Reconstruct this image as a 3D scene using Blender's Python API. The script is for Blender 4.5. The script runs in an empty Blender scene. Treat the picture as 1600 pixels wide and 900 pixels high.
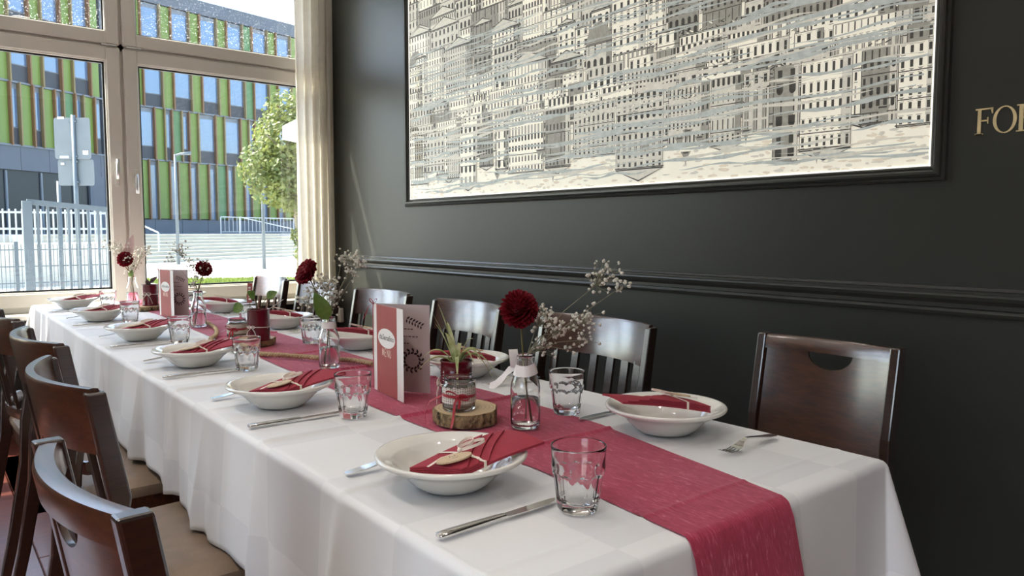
import bpy, math, random
from mathutils import Vector, Matrix
R = math.radians
PI = math.pi
sin, cos = math.sin, math.cos
scn = bpy.context.scene
COL = scn.collection

# ------------------------------------------------------------------ camera
cam_d = bpy.data.cameras.new('camera')
cam_d.sensor_width = 36.0
cam_d.lens = 1171.0 / 1600.0 * 36.0
cam_d.clip_end = 600
cam = bpy.data.objects.new('camera', cam_d)
cam.location = (0, 0, 1.15)
cam.rotation_euler = (R(90 - 4.30), 0, R(-38.685))
COL.objects.link(cam)
scn.camera = cam

# ------------------------------------------------------------------ world, sun, exposure
scn.view_settings.view_transform = 'Standard'
scn.view_settings.look = 'None'
scn.view_settings.gamma = 1.0
scn.view_settings.use_curve_mapping = False
scn.view_settings.exposure = 1.7
w = bpy.data.worlds.new('sky')
scn.world = w
w.use_nodes = True
nt = w.node_tree
nt.nodes.clear()
wo = nt.nodes.new('ShaderNodeOutputWorld')
bg = nt.nodes.new('ShaderNodeBackground')
sk = nt.nodes.new('ShaderNodeTexSky')
sk.sky_type = 'NISHITA'
sk.sun_disc = False
sk.sun_elevation = R(53)
sk.sun_rotation = R(-50)
sk.air_density = 1.0
sk.dust_density = 2.5
sk.ozone_density = 1.0
bg.inputs['Strength'].default_value = 0.36
nt.links.new(sk.outputs[0], bg.inputs['Color'])
nt.links.new(bg.outputs[0], wo.inputs['Surface'])
sun_d = bpy.data.lights.new('sun', 'SUN')
sun_d.energy = 7.0
sun_d.angle = R(0.6)
sun_d.color = (1.0, 0.93, 0.82)
sun = bpy.data.objects.new('sun', sun_d)
COL.objects.link(sun)
SUN_DIR = Vector((-0.46, 0.38, 0.80)).normalized()
sun.rotation_euler = SUN_DIR.to_track_quat('Z', 'Y').to_euler()
sun.location = (-8, 9, 14)

# ------------------------------------------------------------------ materials
MATS = {}

def new_mat(name):
    m = bpy.data.materials.new(name)
    m.use_nodes = True
    m.node_tree.nodes.clear()
    MATS[name] = m
    n = m.node_tree
    out = n.nodes.new('ShaderNodeOutputMaterial')
    return m, n, out

def coords(n, scale=(1, 1, 1), kind='Object', rot=(0, 0, 0)):
    tc = n.nodes.new('ShaderNodeTexCoord')
    mp = n.nodes.new('ShaderNodeMapping')
    mp.inputs['Scale'].default_value = scale
    mp.inputs['Rotation'].default_value = rot
    n.links.new(tc.outputs[kind], mp.inputs['Vector'])
    return mp.outputs[0]

def noise(n, vec, scale, detail=3, rough=0.55, dist=0.0):
    t = n.nodes.new('ShaderNodeTexNoise')
    t.inputs['Scale'].default_value = scale
    t.inputs['Detail'].default_value = detail
    t.inputs['Roughness'].default_value = rough
    t.inputs['Distortion'].default_value = dist
    n.links.new(vec, t.inputs['Vector'])
    return t.outputs['Fac']

def ramp(n, fac, stops):
    r = n.nodes.new('ShaderNodeValToRGB')
    els = r.color_ramp.elements
    while len(els) < len(stops):
        els.new(0.5)
    for e, (p, c) in zip(els, stops):
        e.position = p
        e.color = (c[0], c[1], c[2], 1)
    n.links.new(fac, r.inputs['Fac'])
    return r.outputs['Color']

def bump(n, fac, strength, dist=0.002):
    b = n.nodes.new('ShaderNodeBump')
    b.inputs['Strength'].default_value = strength
    b.inputs['Distance'].default_value = dist
    n.links.new(fac, b.inputs['Height'])
    return b.outputs['Normal']

def mat(name, col, rough=0.5, metal=0.0, coat=0.0, var=0.0, vs=8, vscale=(1, 1, 1), bs=0.0, bscale=60, bd=0.002,
        sheen=0.0, spec=0.5, trans=0.0, ior=1.45, kind='Object', crough=0.1, glow=0.0):
    m, n, out = new_mat(name)
    p = n.nodes.new('ShaderNodeBsdfPrincipled')
    n.links.new(p.outputs[0], out.inputs['Surface'])
    p.inputs['Base Color'].default_value = (*col, 1)
    p.inputs['Roughness'].default_value = rough
    p.inputs['Metallic'].default_value = metal
    p.inputs['Coat Weight'].default_value = coat
    p.inputs['Coat Roughness'].default_value = crough
    p.inputs['Specular IOR Level'].default_value = spec
    p.inputs['Transmission Weight'].default_value = trans
    p.inputs['IOR'].default_value = ior
    p.inputs['Sheen Weight'].default_value = sheen
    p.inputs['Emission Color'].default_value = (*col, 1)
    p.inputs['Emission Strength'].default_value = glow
    if var > 0 or bs > 0:
        v = coords(n, vscale, kind)
        if var > 0:
            f = noise(n, v, vs, 4, 0.6, 0.3)
            c = ramp(n, f, [(0.3, [max(0, x * (1 - var)) for x in col]), (0.7, [min(1, x * (1 + var)) for x in col])])
            n.links.new(c, p.inputs['Base Color'])
        if bs > 0:
            f2 = noise(n, v, bscale, 3)
            n.links.new(bump(n, f2, bs, bd), p.inputs['Normal'])
    return m

def wood(name, dark, light, vscale, rough=0.35, coat=0.3):
    m, n, out = new_mat(name)
    p = n.nodes.new('ShaderNodeBsdfPrincipled')
    n.links.new(p.outputs[0], out.inputs['Surface'])
    v = coords(n, vscale)
    f = noise(n, v, 6, 5, 0.62, 0.8)
    n.links.new(ramp(n, f, [(0.3, dark), (0.72, light)]), p.inputs['Base Color'])
    p.inputs['Roughness'].default_value = rough
    p.inputs['Coat Weight'].default_value = coat
    p.inputs['Coat Roughness'].default_value = 0.20
    p.inputs['Coat IOR'].default_value = 1.9 if coat > 0.6 else 1.5
    n.links.new(bump(n, f, 0.12, 0.001), p.inputs['Normal'])
    return m

def thin_glass(name, tint, dirt=0.0, refl=1.0):
    m, n, out = new_mat(name)
    tr = n.nodes.new('ShaderNodeBsdfTransparent')
    tr.inputs['Color'].default_value = (*tint, 1)
    gl = n.nodes.new('ShaderNodeBsdfGlossy')
    gl.inputs['Roughness'].default_value = 0.0
    lw = n.nodes.new('ShaderNodeLayerWeight')      # Schlick reflectance, the same from both sides of the pane
    lw.inputs['Blend'].default_value = 0.5
    pw_ = n.nodes.new('ShaderNodeMath'); pw_.operation = 'POWER'; pw_.inputs[1].default_value = 5.0
    n.links.new(lw.outputs['Facing'], pw_.inputs[0])
    fr = n.nodes.new('ShaderNodeMath'); fr.operation = 'MULTIPLY_ADD'; fr.inputs[1].default_value = 0.96; fr.inputs[2].default_value = 0.04
    n.links.new(pw_.outputs[0], fr.inputs[0])
    mx = n.nodes.new('ShaderNodeMixShader')
    n.links.new(fr.outputs[0], mx.inputs[0])
    n.links.new(tr.outputs[0], mx.inputs[1])
    n.links.new(gl.outputs[0], mx.inputs[2])
    last = mx.outputs[0]
    if dirt > 0:
        v = coords(n, (1, 1, 1))
        f = noise(n, v, 130, 2, 0.5)
        c = ramp(n, f, [(0.62, (0, 0, 0)), (0.70, (dirt, dirt, dirt))])
        df = n.nodes.new('ShaderNodeBsdfDiffuse')
        df.inputs['Color'].default_value = (0.8, 0.8, 0.78, 1)
        tl = n.nodes.new('ShaderNodeBsdfTranslucent')
        tl.inputs['Color'].default_value = (0.8, 0.8, 0.78, 1)
        ad = n.nodes.new('ShaderNodeMixShader')
        ad.inputs[0].default_value = 0.7
        n.links.new(df.outputs[0], ad.inputs[1])
        n.links.new(tl.outputs[0], ad.inputs[2])
        m2 = n.nodes.new('ShaderNodeMixShader')
        n.links.new(c, m2.inputs[0])
        n.links.new(last, m2.inputs[1])
        n.links.new(ad.outputs[0], m2.inputs[2])
        last = m2.outputs[0]
    n.links.new(last, out.inputs['Surface'])
    return m

def fabric(name, col, tl=0.25, var=0.05, vs=30, bs=0.1, bscale=300):
    m, n, out = new_mat(name)
    d = n.nodes.new('ShaderNodeBsdfDiffuse')
    t = n.nodes.new('ShaderNodeBsdfTranslucent')
    mx = n.nodes.new('ShaderNodeMixShader')
    mx.inputs[0].default_value = tl
    v = coords(n)
    f = noise(n, v, vs, 3)
    c = ramp(n, f, [(0.3, [x * (1 - var) for x in col]), (0.7, [min(1, x * (1 + var)) for x in col])])
    n.links.new(c, d.inputs['Color'])
    n.links.new(c, t.inputs['Color'])
    n.links.new(bump(n, noise(n, v, bscale, 2), bs, 0.001), d.inputs['Normal'])
    n.links.new(d.outputs[0], mx.inputs[1])
    n.links.new(t.outputs[0], mx.inputs[2])
    n.links.new(mx.outputs[0], out.inputs['Surface'])
    return m

M_WALL = mat('charcoal_paint', (0.033, 0.034, 0.029), 0.38, var=0.05, vs=2.5, bs=0.05, bscale=25, spec=0.34)
M_TRIM = mat('charcoal_gloss', (0.034, 0.035, 0.030), 0.33, var=0.04, vs=4, spec=0.5)
M_CREAMWALL = mat('cream_plaster', (0.72, 0.68, 0.6), 0.8, var=0.03, vs=3)
M_CEIL = mat('ceiling_white', (0.8, 0.78, 0.74), 0.9, var=0.02, vs=3)
M_FLOOR = wood('floor_wood', (0.085, 0.022, 0.016), (0.16, 0.045, 0.03), (1.2, 9, 9), 0.32, 0.25)
M_PVC = mat('window_frame_plastic', (0.66, 0.62, 0.56), 0.35, var=0.03, vs=3)
M_GASKET = mat('rubber_gasket', (0.012, 0.012, 0.013), 0.6, var=0.1, vs=30)
M_CHROME = mat('brushed_metal', (0.66, 0.66, 0.66), 0.28, metal=1.0, var=0.04, vs=40)
M_STEEL = mat('polished_steel', (0.72, 0.71, 0.69), 0.14, metal=1.0, var=0.03, vs=60)
M_GLASS_P = thin_glass('window_glass', (0.87, 0.90, 0.89))
M_GLASS_D = thin_glass('dusty_window_glass', (0.87, 0.90, 0.89), dirt=0.35)
M_CURTAIN = fabric('curtain_cloth', (0.82, 0.78, 0.70), 0.5, 0.04, 20)
M_WOOD = wood('dark_walnut', (0.012, 0.005, 0.003), (0.042, 0.015, 0.007), (3, 3, 26), 0.32, 0.8)
M_WOODH = wood('dark_walnut_cross', (0.028, 0.009, 0.004), (0.095, 0.029, 0.011), (14, 1.6, 14), 0.32, 0.9)
M_SEAT = mat('tan_leatherette', (0.20, 0.14, 0.095), 0.5, var=0.12, vs=14, bs=0.25, bscale=160, spec=0.4)
M_PORC = mat('white_porcelain', (0.78, 0.76, 0.70), 0.10, coat=0.5, var=0.01, vs=20, crough=0.04)
M_NAPKIN = mat('crimson_napkin', (0.33, 0.030, 0.050), 0.8, var=0.08, vs=60, bs=0.2, bscale=500, bd=0.0006)
M_CREAMRIB = mat('cream_ribbon', (0.82, 0.72, 0.62), 0.45, var=0.04, vs=80)
M_TAGWOOD = wood('pale_wood', (0.50, 0.36, 0.22), (0.70, 0.54, 0.37), (30, 200, 30), 0.6, 0.0)
M_INKTAG = mat('grey_ink', (0.18, 0.15, 0.11), 0.7, var=0.1, vs=50)
M_GLASS = mat('clear_glass', (1, 1, 1), 0.0, trans=1.0, ior=1.47, var=0.0)
M_WATER = mat('water', (1, 1, 1), 0.0, trans=1.0, ior=1.33)
M_RED = mat('dark_red_paint', (0.115, 0.005, 0.012), 0.25, coat=0.4, var=0.06, vs=30)
M_SOIL = mat('soil', (0.05, 0.03, 0.02), 0.95, var=0.4, vs=120, bs=0.8, bscale=250, bd=0.004)
M_STRING = mat('white_string', (0.75, 0.68, 0.6), 0.8, var=0.1, vs=200)
M_REDRIB = mat('red_satin_ribbon', (0.36, 0.008, 0.022), 0.35, var=0.1, vs=60, sheen=0.3)
M_WHITERIB = mat('white_satin_ribbon', (0.82, 0.78, 0.76), 0.35, var=0.04, vs=60)
M_SAND = mat('grey_sand', (0.30, 0.27, 0.23), 0.95, var=0.3, vs=400, bs=0.6, bscale=500)
M_ROPE = mat('jute_rope', (0.46, 0.34, 0.20), 0.9, var=0.3, vs=160, bs=0.7, bscale=500, bd=0.002)
M_STEM = mat('stem_green', (0.13, 0.11, 0.03), 0.6, var=0.25, vs=40)
M_TWIG = mat('twig_grey_green', (0.22, 0.21, 0.14), 0.7, var=0.2, vs=60)
M_WHITEPAPER = mat('white_card', (0.82, 0.79, 0.76), 0.6, var=0.02, vs=30)
M_GREYPAPER = mat('pale_mauve_card', (0.56, 0.46, 0.46), 0.6, var=0.03, vs=30)
M_REDBAND = mat('dusty_red_card', (0.36, 0.075, 0.065), 0.55, var=0.05, vs=30)
M_BLACKINK = mat('black_print', (0.018, 0.015, 0.016), 0.6, var=0.1, vs=50)
M_WREATHINK = mat('plum_black_print', (0.035, 0.012, 0.018), 0.6, var=0.1, vs=50)
M_PALEINK = mat('pale_gold_print', (0.85, 0.62, 0.50), 0.5, var=0.05, vs=50)
M_GOLD = mat('gold_leaf', (0.72, 0.58, 0.32), 0.4, metal=0.35, var=0.08, vs=40)
M_WHITEPLASTIC = mat('white_plastic', (0.74, 0.70, 0.62), 0.4, var=0.03, vs=20)
M_PINKLEAF = mat('pale_pink_petal', (0.72, 0.52, 0.50), 0.5, var=0.08, vs=30)

def leafmat(name, c1, c2, vs=40, tl=0.3, rough=0.4):
    m, n, out = new_mat(name)
    p = n.nodes.new('ShaderNodeBsdfPrincipled')
    p.inputs['Roughness'].default_value = rough
    t = n.nodes.new('ShaderNodeBsdfTranslucent')
    mx = n.nodes.new('ShaderNodeMixShader')
    mx.inputs[0].default_value = tl
    c = ramp(n, noise(n, coords(n), vs, 3), [(0.3, c1), (0.7, c2)])
    n.links.new(c, p.inputs['Base Color'])
    n.links.new(c, t.inputs['Color'])
    n.links.new(p.outputs[0], mx.inputs[1])
    n.links.new(t.outputs[0], mx.inputs[2])
    n.links.new(mx.outputs[0], out.inputs['Surface'])
    return m

M_LEAF = leafmat('green_leaf', (0.07, 0.14, 0.02), (0.15, 0.24, 0.05))
M_SPIDER = leafmat('striped_leaf', (0.36, 0.44, 0.13), (0.72, 0.74, 0.46), 60)
M_DARKLEAF = leafmat('dark_succulent_leaf', (0.04, 0.02, 0.025), (0.09, 0.05, 0.05))
M_PETAL = leafmat('deep_red_petal', (0.13, 0.002, 0.008), (0.27, 0.006, 0.018), 90, 0.2, 0.6)
M_BLOSSOM = leafmat('white_blossom', (0.78, 0.75, 0.64), (0.92, 0.90, 0.84), 200, 0.25, 0.7)
M_TREE = leafmat('tree_leaf', (0.07, 0.10, 0.025), (0.24, 0.26, 0.07), 1.5, 0.4, 0.45)
M_GRASS = leafmat('grass_blade', (0.12, 0.17, 0.025), (0.24, 0.30, 0.05), 3, 0.3, 0.6)

def slice_top():
    m, n, out = new_mat('cut_wood_rings')
    p = n.nodes.new('ShaderNodeBsdfPrincipled')
    n.links.new(p.outputs[0], out.inputs['Surface'])
    wv = n.nodes.new('ShaderNodeTexWave')
    wv.wave_type = 'RINGS'
    wv.rings_direction = 'Z'
    wv.inputs['Scale'].default_value = 38
    wv.inputs['Distortion'].default_value = 2.0
    n.links.new(coords(n), wv.inputs['Vector'])
    n.links.new(ramp(n, wv.outputs['Fac'], [(0.2, (0.50, 0.36, 0.21)), (0.8, (0.60, 0.46, 0.29))]), p.inputs['Base Color'])
    p.inputs['Roughness'].default_value = 0.65
    return m
M_RINGS = slice_top()
M_BARK = mat('tree_bark', (0.26, 0.19, 0.10), 0.95, var=0.92, vs=75, vscale=(1, 1, 0.6), bs=1.0, bscale=150, bd=0.008)

def cloth_mat():
    m, n, out = new_mat('white_damask')
    p = n.nodes.new('ShaderNodeBsdfPrincipled')
    n.links.new(p.outputs[0], out.inputs['Surface'])
    uv = n.nodes.new('ShaderNodeUVMap')
    uv.uv_map = 'UVMap'
    mp = n.nodes.new('ShaderNodeMapping')
    mp.inputs['Scale'].default_value = (5.6, 4.2, 1)
    mp.inputs['Location'].default_value = (0.15, 0.3, 0.01)
    n.links.new(uv.outputs[0], mp.inputs['Vector'])
    ck = n.nodes.new('ShaderNodeTexChecker')
    ck.inputs['Scale'].default_value = 1.0
    ck.inputs['Color1'].default_value = (0.715, 0.715, 0.725, 1)
    ck.inputs['Color2'].default_value = (0.78, 0.777, 0.78, 1)
    n.links.new(mp.outputs[0], ck.inputs['Vector'])
    n.links.new(ck.outputs['Color'], p.inputs['Base Color'])
    p.inputs['Roughness'].default_value = 0.6
    p.inputs['Sheen Weight'].default_value = 0.15
    v = coords(n)
    f = noise(n, v, 7, 3, 0.5, 0.4)
    n.links.new(bump(n, f, 0.25, 0.006), p.inputs['Normal'])
    return m
M_CLOTH = cloth_mat()

def runner_mat():
    m, n, out = new_mat('crimson_fleece')
    p = n.nodes.new('ShaderNodeBsdfPrincipled')
    p.inputs['Roughness'].default_value = 0.75
    p.inputs['Sheen Weight'].default_value = 0.25
    uv = n.nodes.new('ShaderNodeUVMap')
    uv.uv_map = 'UVMap'
    mp = n.nodes.new('ShaderNodeMapping')
    mp.inputs['Scale'].default_value = (5, 1.0, 1)
    mp.inputs['Rotation'].default_value = (0, 0, 0.12)
    n.links.new(uv.outputs[0], mp.inputs['Vector'])
    f = noise(n, mp.outputs[0], 30, 6, 0.75, 1.2)
    c = ramp(n, f, [(0.36, (0.33, 0.008, 0.042)), (0.55, (0.45, 0.022, 0.080)), (0.63, (0.56, 0.10, 0.17)), (0.74, (0.78, 0.46, 0.52))])
    n.links.new(c, p.inputs['Base Color'])
    n.links.new(bump(n, f, 0.5, 0.001), p.inputs['Normal'])
    t = n.nodes.new('ShaderNodeBsdfTranslucent')
    n.links.new(c, t.inputs['Color'])
    mx = n.nodes.new('ShaderNodeMixShader')
    mx.inputs[0].default_value = 0.12
    n.links.new(p.outputs[0], mx.inputs[1])
    n.links.new(t.outputs[0], mx.inputs[2])
    n.links.new(mx.outputs[0], out.inputs['Surface'])
    return m
M_RUNNER = runner_mat()

def lace_mat():
    m, n, out = new_mat('white_lace')
    p = n.nodes.new('ShaderNodeBsdfPrincipled')
    n.links.new(p.outputs[0], out.inputs['Surface'])
    uv = n.nodes.new('ShaderNodeUVMap')
    uv.uv_map = 'UVMap'
    vo = n.nodes.new('ShaderNodeTexVoronoi')
    vo.feature = 'DISTANCE_TO_EDGE'
    vo.inputs['Scale'].default_value = 190
    vo.inputs['Randomness'].default_value = 0.15
    n.links.new(uv.outputs[0], vo.inputs['Vector'])
    c = ramp(n, vo.outputs['Distance'], [(0.10, (0.76, 0.70, 0.62)), (0.28, (0.33, 0.29, 0.25))])
    n.links.new(c, p.inputs['Base Color'])
    p.inputs['Roughness'].default_value = 0.8
    return m
M_LACE = lace_mat()

# exterior
M_GROUND = mat('pale_paving', (0.60, 0.58, 0.54), 0.9, var=0.06, vs=0.5)
M_PLAZA = mat('plaza_paving', (0.385, 0.371, 0.343), 0.9, var=0.06, vs=0.6)
M_STEP = mat('concrete_step', (0.47, 0.44, 0.37), 0.9, var=0.08, vs=1.5)
M_GREEN = mat('green_panel', (0.165, 0.225, 0.050), 0.4, var=0.10, vs=0.35)
M_GREEN2 = mat('teal_green_panel', (0.105, 0.20, 0.085), 0.4, var=0.10, vs=0.35)
M_FIN = mat('orange_fin', (0.195, 0.098, 0.046), 0.5, var=0.08, vs=0.8)
M_FIN2 = mat('ochre_fin', (0.215, 0.156, 0.072), 0.5, var=0.08, vs=0.8)
M_SPAN = mat('dark_spandrel', (0.052, 0.052, 0.059), 0.5, var=0.06, vs=1.0)
M_WIN = mat('far_window_glass', (0.096, 0.150, 0.252), 0.04, metal=0.0, coat=1.0, var=0.12, vs=0.3, spec=0.9)
M_WINF = mat('far_window_frame', (0.163, 0.176, 0.195), 0.5, var=0.05, vs=1)
M_SLATE = mat('slate_blue_cladding', (0.105, 0.112, 0.130), 0.5, var=0.08, vs=0.6)
M_DARKREC = mat('dark_recess', (0.02, 0.022, 0.026), 0.3, var=0.1, vs=0.5)
M_GALV = mat('galvanised_steel', (0.119, 0.140, 0.154), 0.5, metal=0.25, var=0.08, vs=6)
M_WHITEMET = mat('white_metal', (0.360, 0.375, 0.390), 0.5, var=0.04, vs=3)
M_SIGN = mat('sign_back_grey', (0.136, 0.152, 0.160), 0.55, var=0.06, vs=4)
M_STICKER = mat('white_sticker', (0.8, 0.8, 0.8), 0.6, var=0.03, vs=20)
M_TRUNK = mat('trunk_bark', (0.20, 0.17, 0.12), 0.95, var=0.3, vs=8, bs=0.6, bscale=20, bd=0.02)
M_PARASOL = fabric('white_canvas', (0.656, 0.648, 0.624), 0.3, 0.02, 5)

# print colours of the wall picture: a backlit textile frame, so the print glows a little
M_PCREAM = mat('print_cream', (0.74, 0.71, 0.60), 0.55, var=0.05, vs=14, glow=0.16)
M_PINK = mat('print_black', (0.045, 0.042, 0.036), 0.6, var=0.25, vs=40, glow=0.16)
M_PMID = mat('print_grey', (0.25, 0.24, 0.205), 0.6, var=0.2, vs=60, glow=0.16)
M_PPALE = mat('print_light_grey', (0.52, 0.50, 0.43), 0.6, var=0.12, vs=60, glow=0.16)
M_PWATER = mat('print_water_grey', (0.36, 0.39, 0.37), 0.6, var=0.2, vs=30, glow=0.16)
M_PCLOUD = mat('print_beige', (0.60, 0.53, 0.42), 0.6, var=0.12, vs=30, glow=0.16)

# ------------------------------------------------------------------ mesh helpers
class MB:
    def __init__(s):
        s.v = []; s.f = []; s.m = []; s.uv = []; s.mi = 0; s.strip = False
    def add(s, vs, fs, uvs=None):
        b = len(s.v)
        s.v += [tuple(p) for p in vs]
        for f in fs:
            s.f.append(tuple(b + i for i in f)); s.m.append(s.mi)
        if uvs is not None:
            s.uv += uvs
        return s
    def box(s, lo, hi, bev=0.0):
        x0, y0, z0 = lo; x1, y1, z1 = hi
        if bev <= 0:
            vs = [(x0,y0,z0),(x1,y0,z0),(x1,y1,z0),(x0,y1,z0),(x0,y0,z1),(x1,y0,z1),(x1,y1,z1),(x0,y1,z1)]
            fs = [(3,2,1,0),(4,5,6,7),(0,1,5,4),(1,2,6,5),(2,3,7,6),(3,0,4,7)]
            return s.add(vs, fs)
        b = min(bev, (x1-x0)/2.01, (y1-y0)/2.01, (z1-z0)/2.01)
        def ring(i, z):
            return [(x0+b-i,y0-i+b,z) for _ in ()]
        rects = [(b, z0), (0, z0+b), (0, z1-b), (b, z1)]
        vs = []
        for ins, z in rects:
            vs += [(x0+ins+b*(ins==0)*1,y0+ins,z),(x1-ins-b*(ins==0),y0+ins,z),(x1-ins,y0+ins+b*(ins==0),z),(x1-ins,y1-ins-b*(ins==0),z),
                   (x1-ins-b*(ins==0),y1-ins,z),(x0+ins+b*(ins==0),y1-ins,z),(x0+ins,y1-ins-b*(ins==0),z),(x0+ins,y0+ins+b*(ins==0),z)]
        fs = [tuple(range(7,-1,-1)), tuple(range(24,32))]
        for k in range(3):
            for i in range(8):
                j = (i+1) % 8
                fs.append((k*8+i, k*8+j, (k+1)*8+j, (k+1)*8+i))
        return s.add(vs, fs)
    def obox(s, c, ax, ay, az):
        c, ax, ay, az = map(Vector, (c, ax, ay, az))
        vs = [c + ax*i + ay*j + az*k for k in (-1,1) for i, j in ((-1,-1),(1,-1),(1,1),(-1,1))]
        fs = [(3,2,1,0),(4,5,6,7),(0,1,5,4),(1,2,6,5),(2,3,7,6),(3,0,4,7)]
        return s.add(vs, fs)
    def bar(s, a, b, wx, wy, up=(0,0,1)):
        a, b = Vector(a), Vector(b)
        d = (b-a).normalized(); up = Vector(up)
        if abs(d.dot(up)) > 0.98: up = Vector((1,0,0))
        x = d.cross(up).normalized(); y = x.cross(d)
        vs = [p + x*i*wx/2 + y*j*wy/2 for p in (a,b) for i, j in ((-1,-1),(1,-1),(1,1),(-1,1))]
        return s.add(vs, [(0,1,2,3),(7,6,5,4),(4,5,1,0),(5,6,2,1),(6,7,3,2),(7,4,0,3)])
    def tube(s, pts, rad, seg=8, caps=True, flat=None):
        pts = [Vector(p) for p in pts]; n = len(pts)
        rr = rad if hasattr(rad, '__len__') else [rad]*n
        vs = []; fs = []; px = None
        for i, p in enumerate(pts):
            d = (pts[min(i+1,n-1)] - pts[max(i-1,0)])
            d = d.normalized() if d.length > 1e-9 else Vector((0,0,1))
            if px is None:
                u = Vector((0,0,1)) if abs(d.z) < 0.9 else Vector((1,0,0))
                x = d.cross(u).normalized()
            else:
                x = (px - d*px.dot(d)); x = x.normalized() if x.length > 1e-6 else d.orthogonal().normalized()
            px = x; y = d.cross(x)
            for k in range(seg):
                a = 2*PI*k/seg
                fy = flat if flat else 1.0
                vs.append(p + x*cos(a)*rr[i] + y*sin(a)*rr[i]*fy)
        for i in range(n-1):
            for k in range(seg):
                l = (k+1) % seg
                fs.append((i*seg+k, i*seg+l, (i+1)*seg+l, (i+1)*seg+k))
        if caps:
            fs.append(tuple(range(seg-1,-1,-1))); fs.append(tuple((n-1)*seg+k for k in range(seg)))
        return s.add(vs, fs)
    def ribbon(s, pts, wvec, width, thick=0.0006):
        """flat strip along pts, width along wvec (one vector or a list)"""
        s.strip = True
        pts = [Vector(p) for p in pts]; n = len(pts); vs = []; fs = []
        for i, p in enumerate(pts):
            wv = Vector(wvec[i] if isinstance(wvec, list) else wvec).normalized()
            d = (pts[min(i+1,n-1)] - pts[max(i-1,0)]).normalized()
            nn = d.cross(wv); nn = nn.normalized() if nn.length > 1e-6 else Vector((0,0,1))
            wd = width[i] if hasattr(width, '__len__') else width
            for q in (-1, 1):
                for r in (-1, 1):
                    vs.append(p + wv*q*wd/2 + nn*r*thick/2)
        for i in range(n-1):
            a, b = i*4, i*4+4
            fs += [(a,a+2,b+2,b),(a+1,b+1,b+3,a+3),(a,b,b+1,a+1),(a+2,a+3,b+3,b+2)]
        fs += [(0,1,3,2), (n*4-4,n*4-2,n*4-1,n*4-3)]
        return s.add(vs, fs)
    def lathe(s, prof, seg=48, c=(0,0,0), rfun=None, close=False):
        vs = []; fs = []; n = len(prof)
        for i, (r, z) in enumerate(prof):
            for k in range(seg):
                a = 2*PI*k/seg
                rr = rfun(r, z, a, i) if rfun else r
                vs.append((c[0]+rr*cos(a), c[1]+rr*sin(a), c[2]+z))
        for i in range(n-1):
            for k in range(seg):
                l = (k+1) % seg
                fs.append((i*seg+k, i*seg+l, (i+1)*seg+l, (i+1)*seg+k))
        if prof[0][0] > 1e-6 and not close: fs.append(tuple(range(seg-1,-1,-1)))
        if prof[-1][0] > 1e-6 and not close: fs.append(tuple((n-1)*seg+k for k in range(seg)))
        if close:
            for k in range(seg):
                l = (k+1) % seg
                fs.append(((n-1)*seg+k, (n-1)*seg+l, l, k))
        return s.add(vs, fs)
    def grid(s, nu, nv, fn, uvfn=None):
        vs = [fn(i, j) for j in range(nv) for i in range(nu)]
        fs = [(j*nu+i, j*nu+i+1, (j+1)*nu+i+1, (j+1)*nu+i) for j in range(nv-1) for i in range(nu-1)]
        uvs = [uvfn(i, j) for j in range(nv) for i in range(nu)] if uvfn else None
        return s.add(vs, fs, uvs)
    def prism(s, poly, z0, z1, M=None):
        n = len(poly)
        vs = [(x,y,z0) for x,y in poly] + [(x,y,z1) for x,y in poly]
        if M: vs = [M @ Vector(p) for p in vs]
        fs = [tuple(range(n-1,-1,-1)), tuple(range(n,2*n))] + [(i,(i+1)%n,n+(i+1)%n,n+i) for i in range(n)]
        return s.add(vs, fs)
    def ico(s, c, r, sq=1.0):
        t = (1+5**0.5)/2
        q = 1/math.sqrt(1+t*t)
        P = [(-1,t,0),(1,t,0),(-1,-t,0),(1,-t,0),(0,-1,t),(0,1,t),(0,-1,-t),(0,1,-t),(t,0,-1),(t,0,1),(-t,0,-1),(-t,0,1)]
        F = [(0,11,5),(0,5,1),(0,1,7),(0,7,10),(0,10,11),(1,5,9),(5,11,4),(11,10,2),(10,7,6),(7,1,8),(3,9,4),(3,4,2),(3,2,6),(3,6,8),(3,8,9),(4,9,5),(2,4,11),(6,2,10),(8,6,7),(9,8,1)]
        return s.add([(c[0]+p[0]*q*r, c[1]+p[1]*q*r, c[2]+p[2]*q*r*sq) for p in P], F)
    def xf(s, M):
        s.v = [tuple(M @ Vector(p)) for p in s.v]; return s
    def mesh(s, name, mats, smooth=False):
        me = bpy.data.meshes.new(name)
        me.from_pydata(s.v, [], s.f)
        for m in (mats if isinstance(mats, (list, tuple)) else [mats]): me.materials.append(m)
        if any(s.m): me.polygons.foreach_set('material_index', s.m)
        if smooth: me.polygons.foreach_set('use_smooth', [True]*len(me.polygons))
        if s.uv and len(s.uv) == len(s.v):
            ul = me.uv_layers.new(name='UVMap')
            buf = []
            for l in me.loops: buf += s.uv[l.vertex_index]
            ul.data.foreach_set('uv', buf)
        me.update()
        return me
    def build(s, name, mats, parent=None, smooth=False, loc=None, kind=None, sharp=None):
        if s.strip: smooth, sharp = True, 40      # folded ribbon: keep its edges crisp
        me = s.mesh(name, mats, smooth)
        if smooth and sharp:
            try: me.set_sharp_from_angle(angle=R(sharp))
            except Exception: pass
        return link(name, me, parent, loc, kind)

def link(name, me, parent=None, loc=None, kind=None, rz=0):
    o = bpy.data.objects.new(name, me)
    COL.objects.link(o)
    if parent: o.parent = parent
    if loc: o.location = loc
    if rz: o.rotation_euler = (0, 0, rz)
    if kind: o['kind'] = kind
    return o

def tag(o, label, cat, group=None):
    o['label'] = label; o['category'] = cat
    if group: o['group'] = group
    return o

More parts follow.
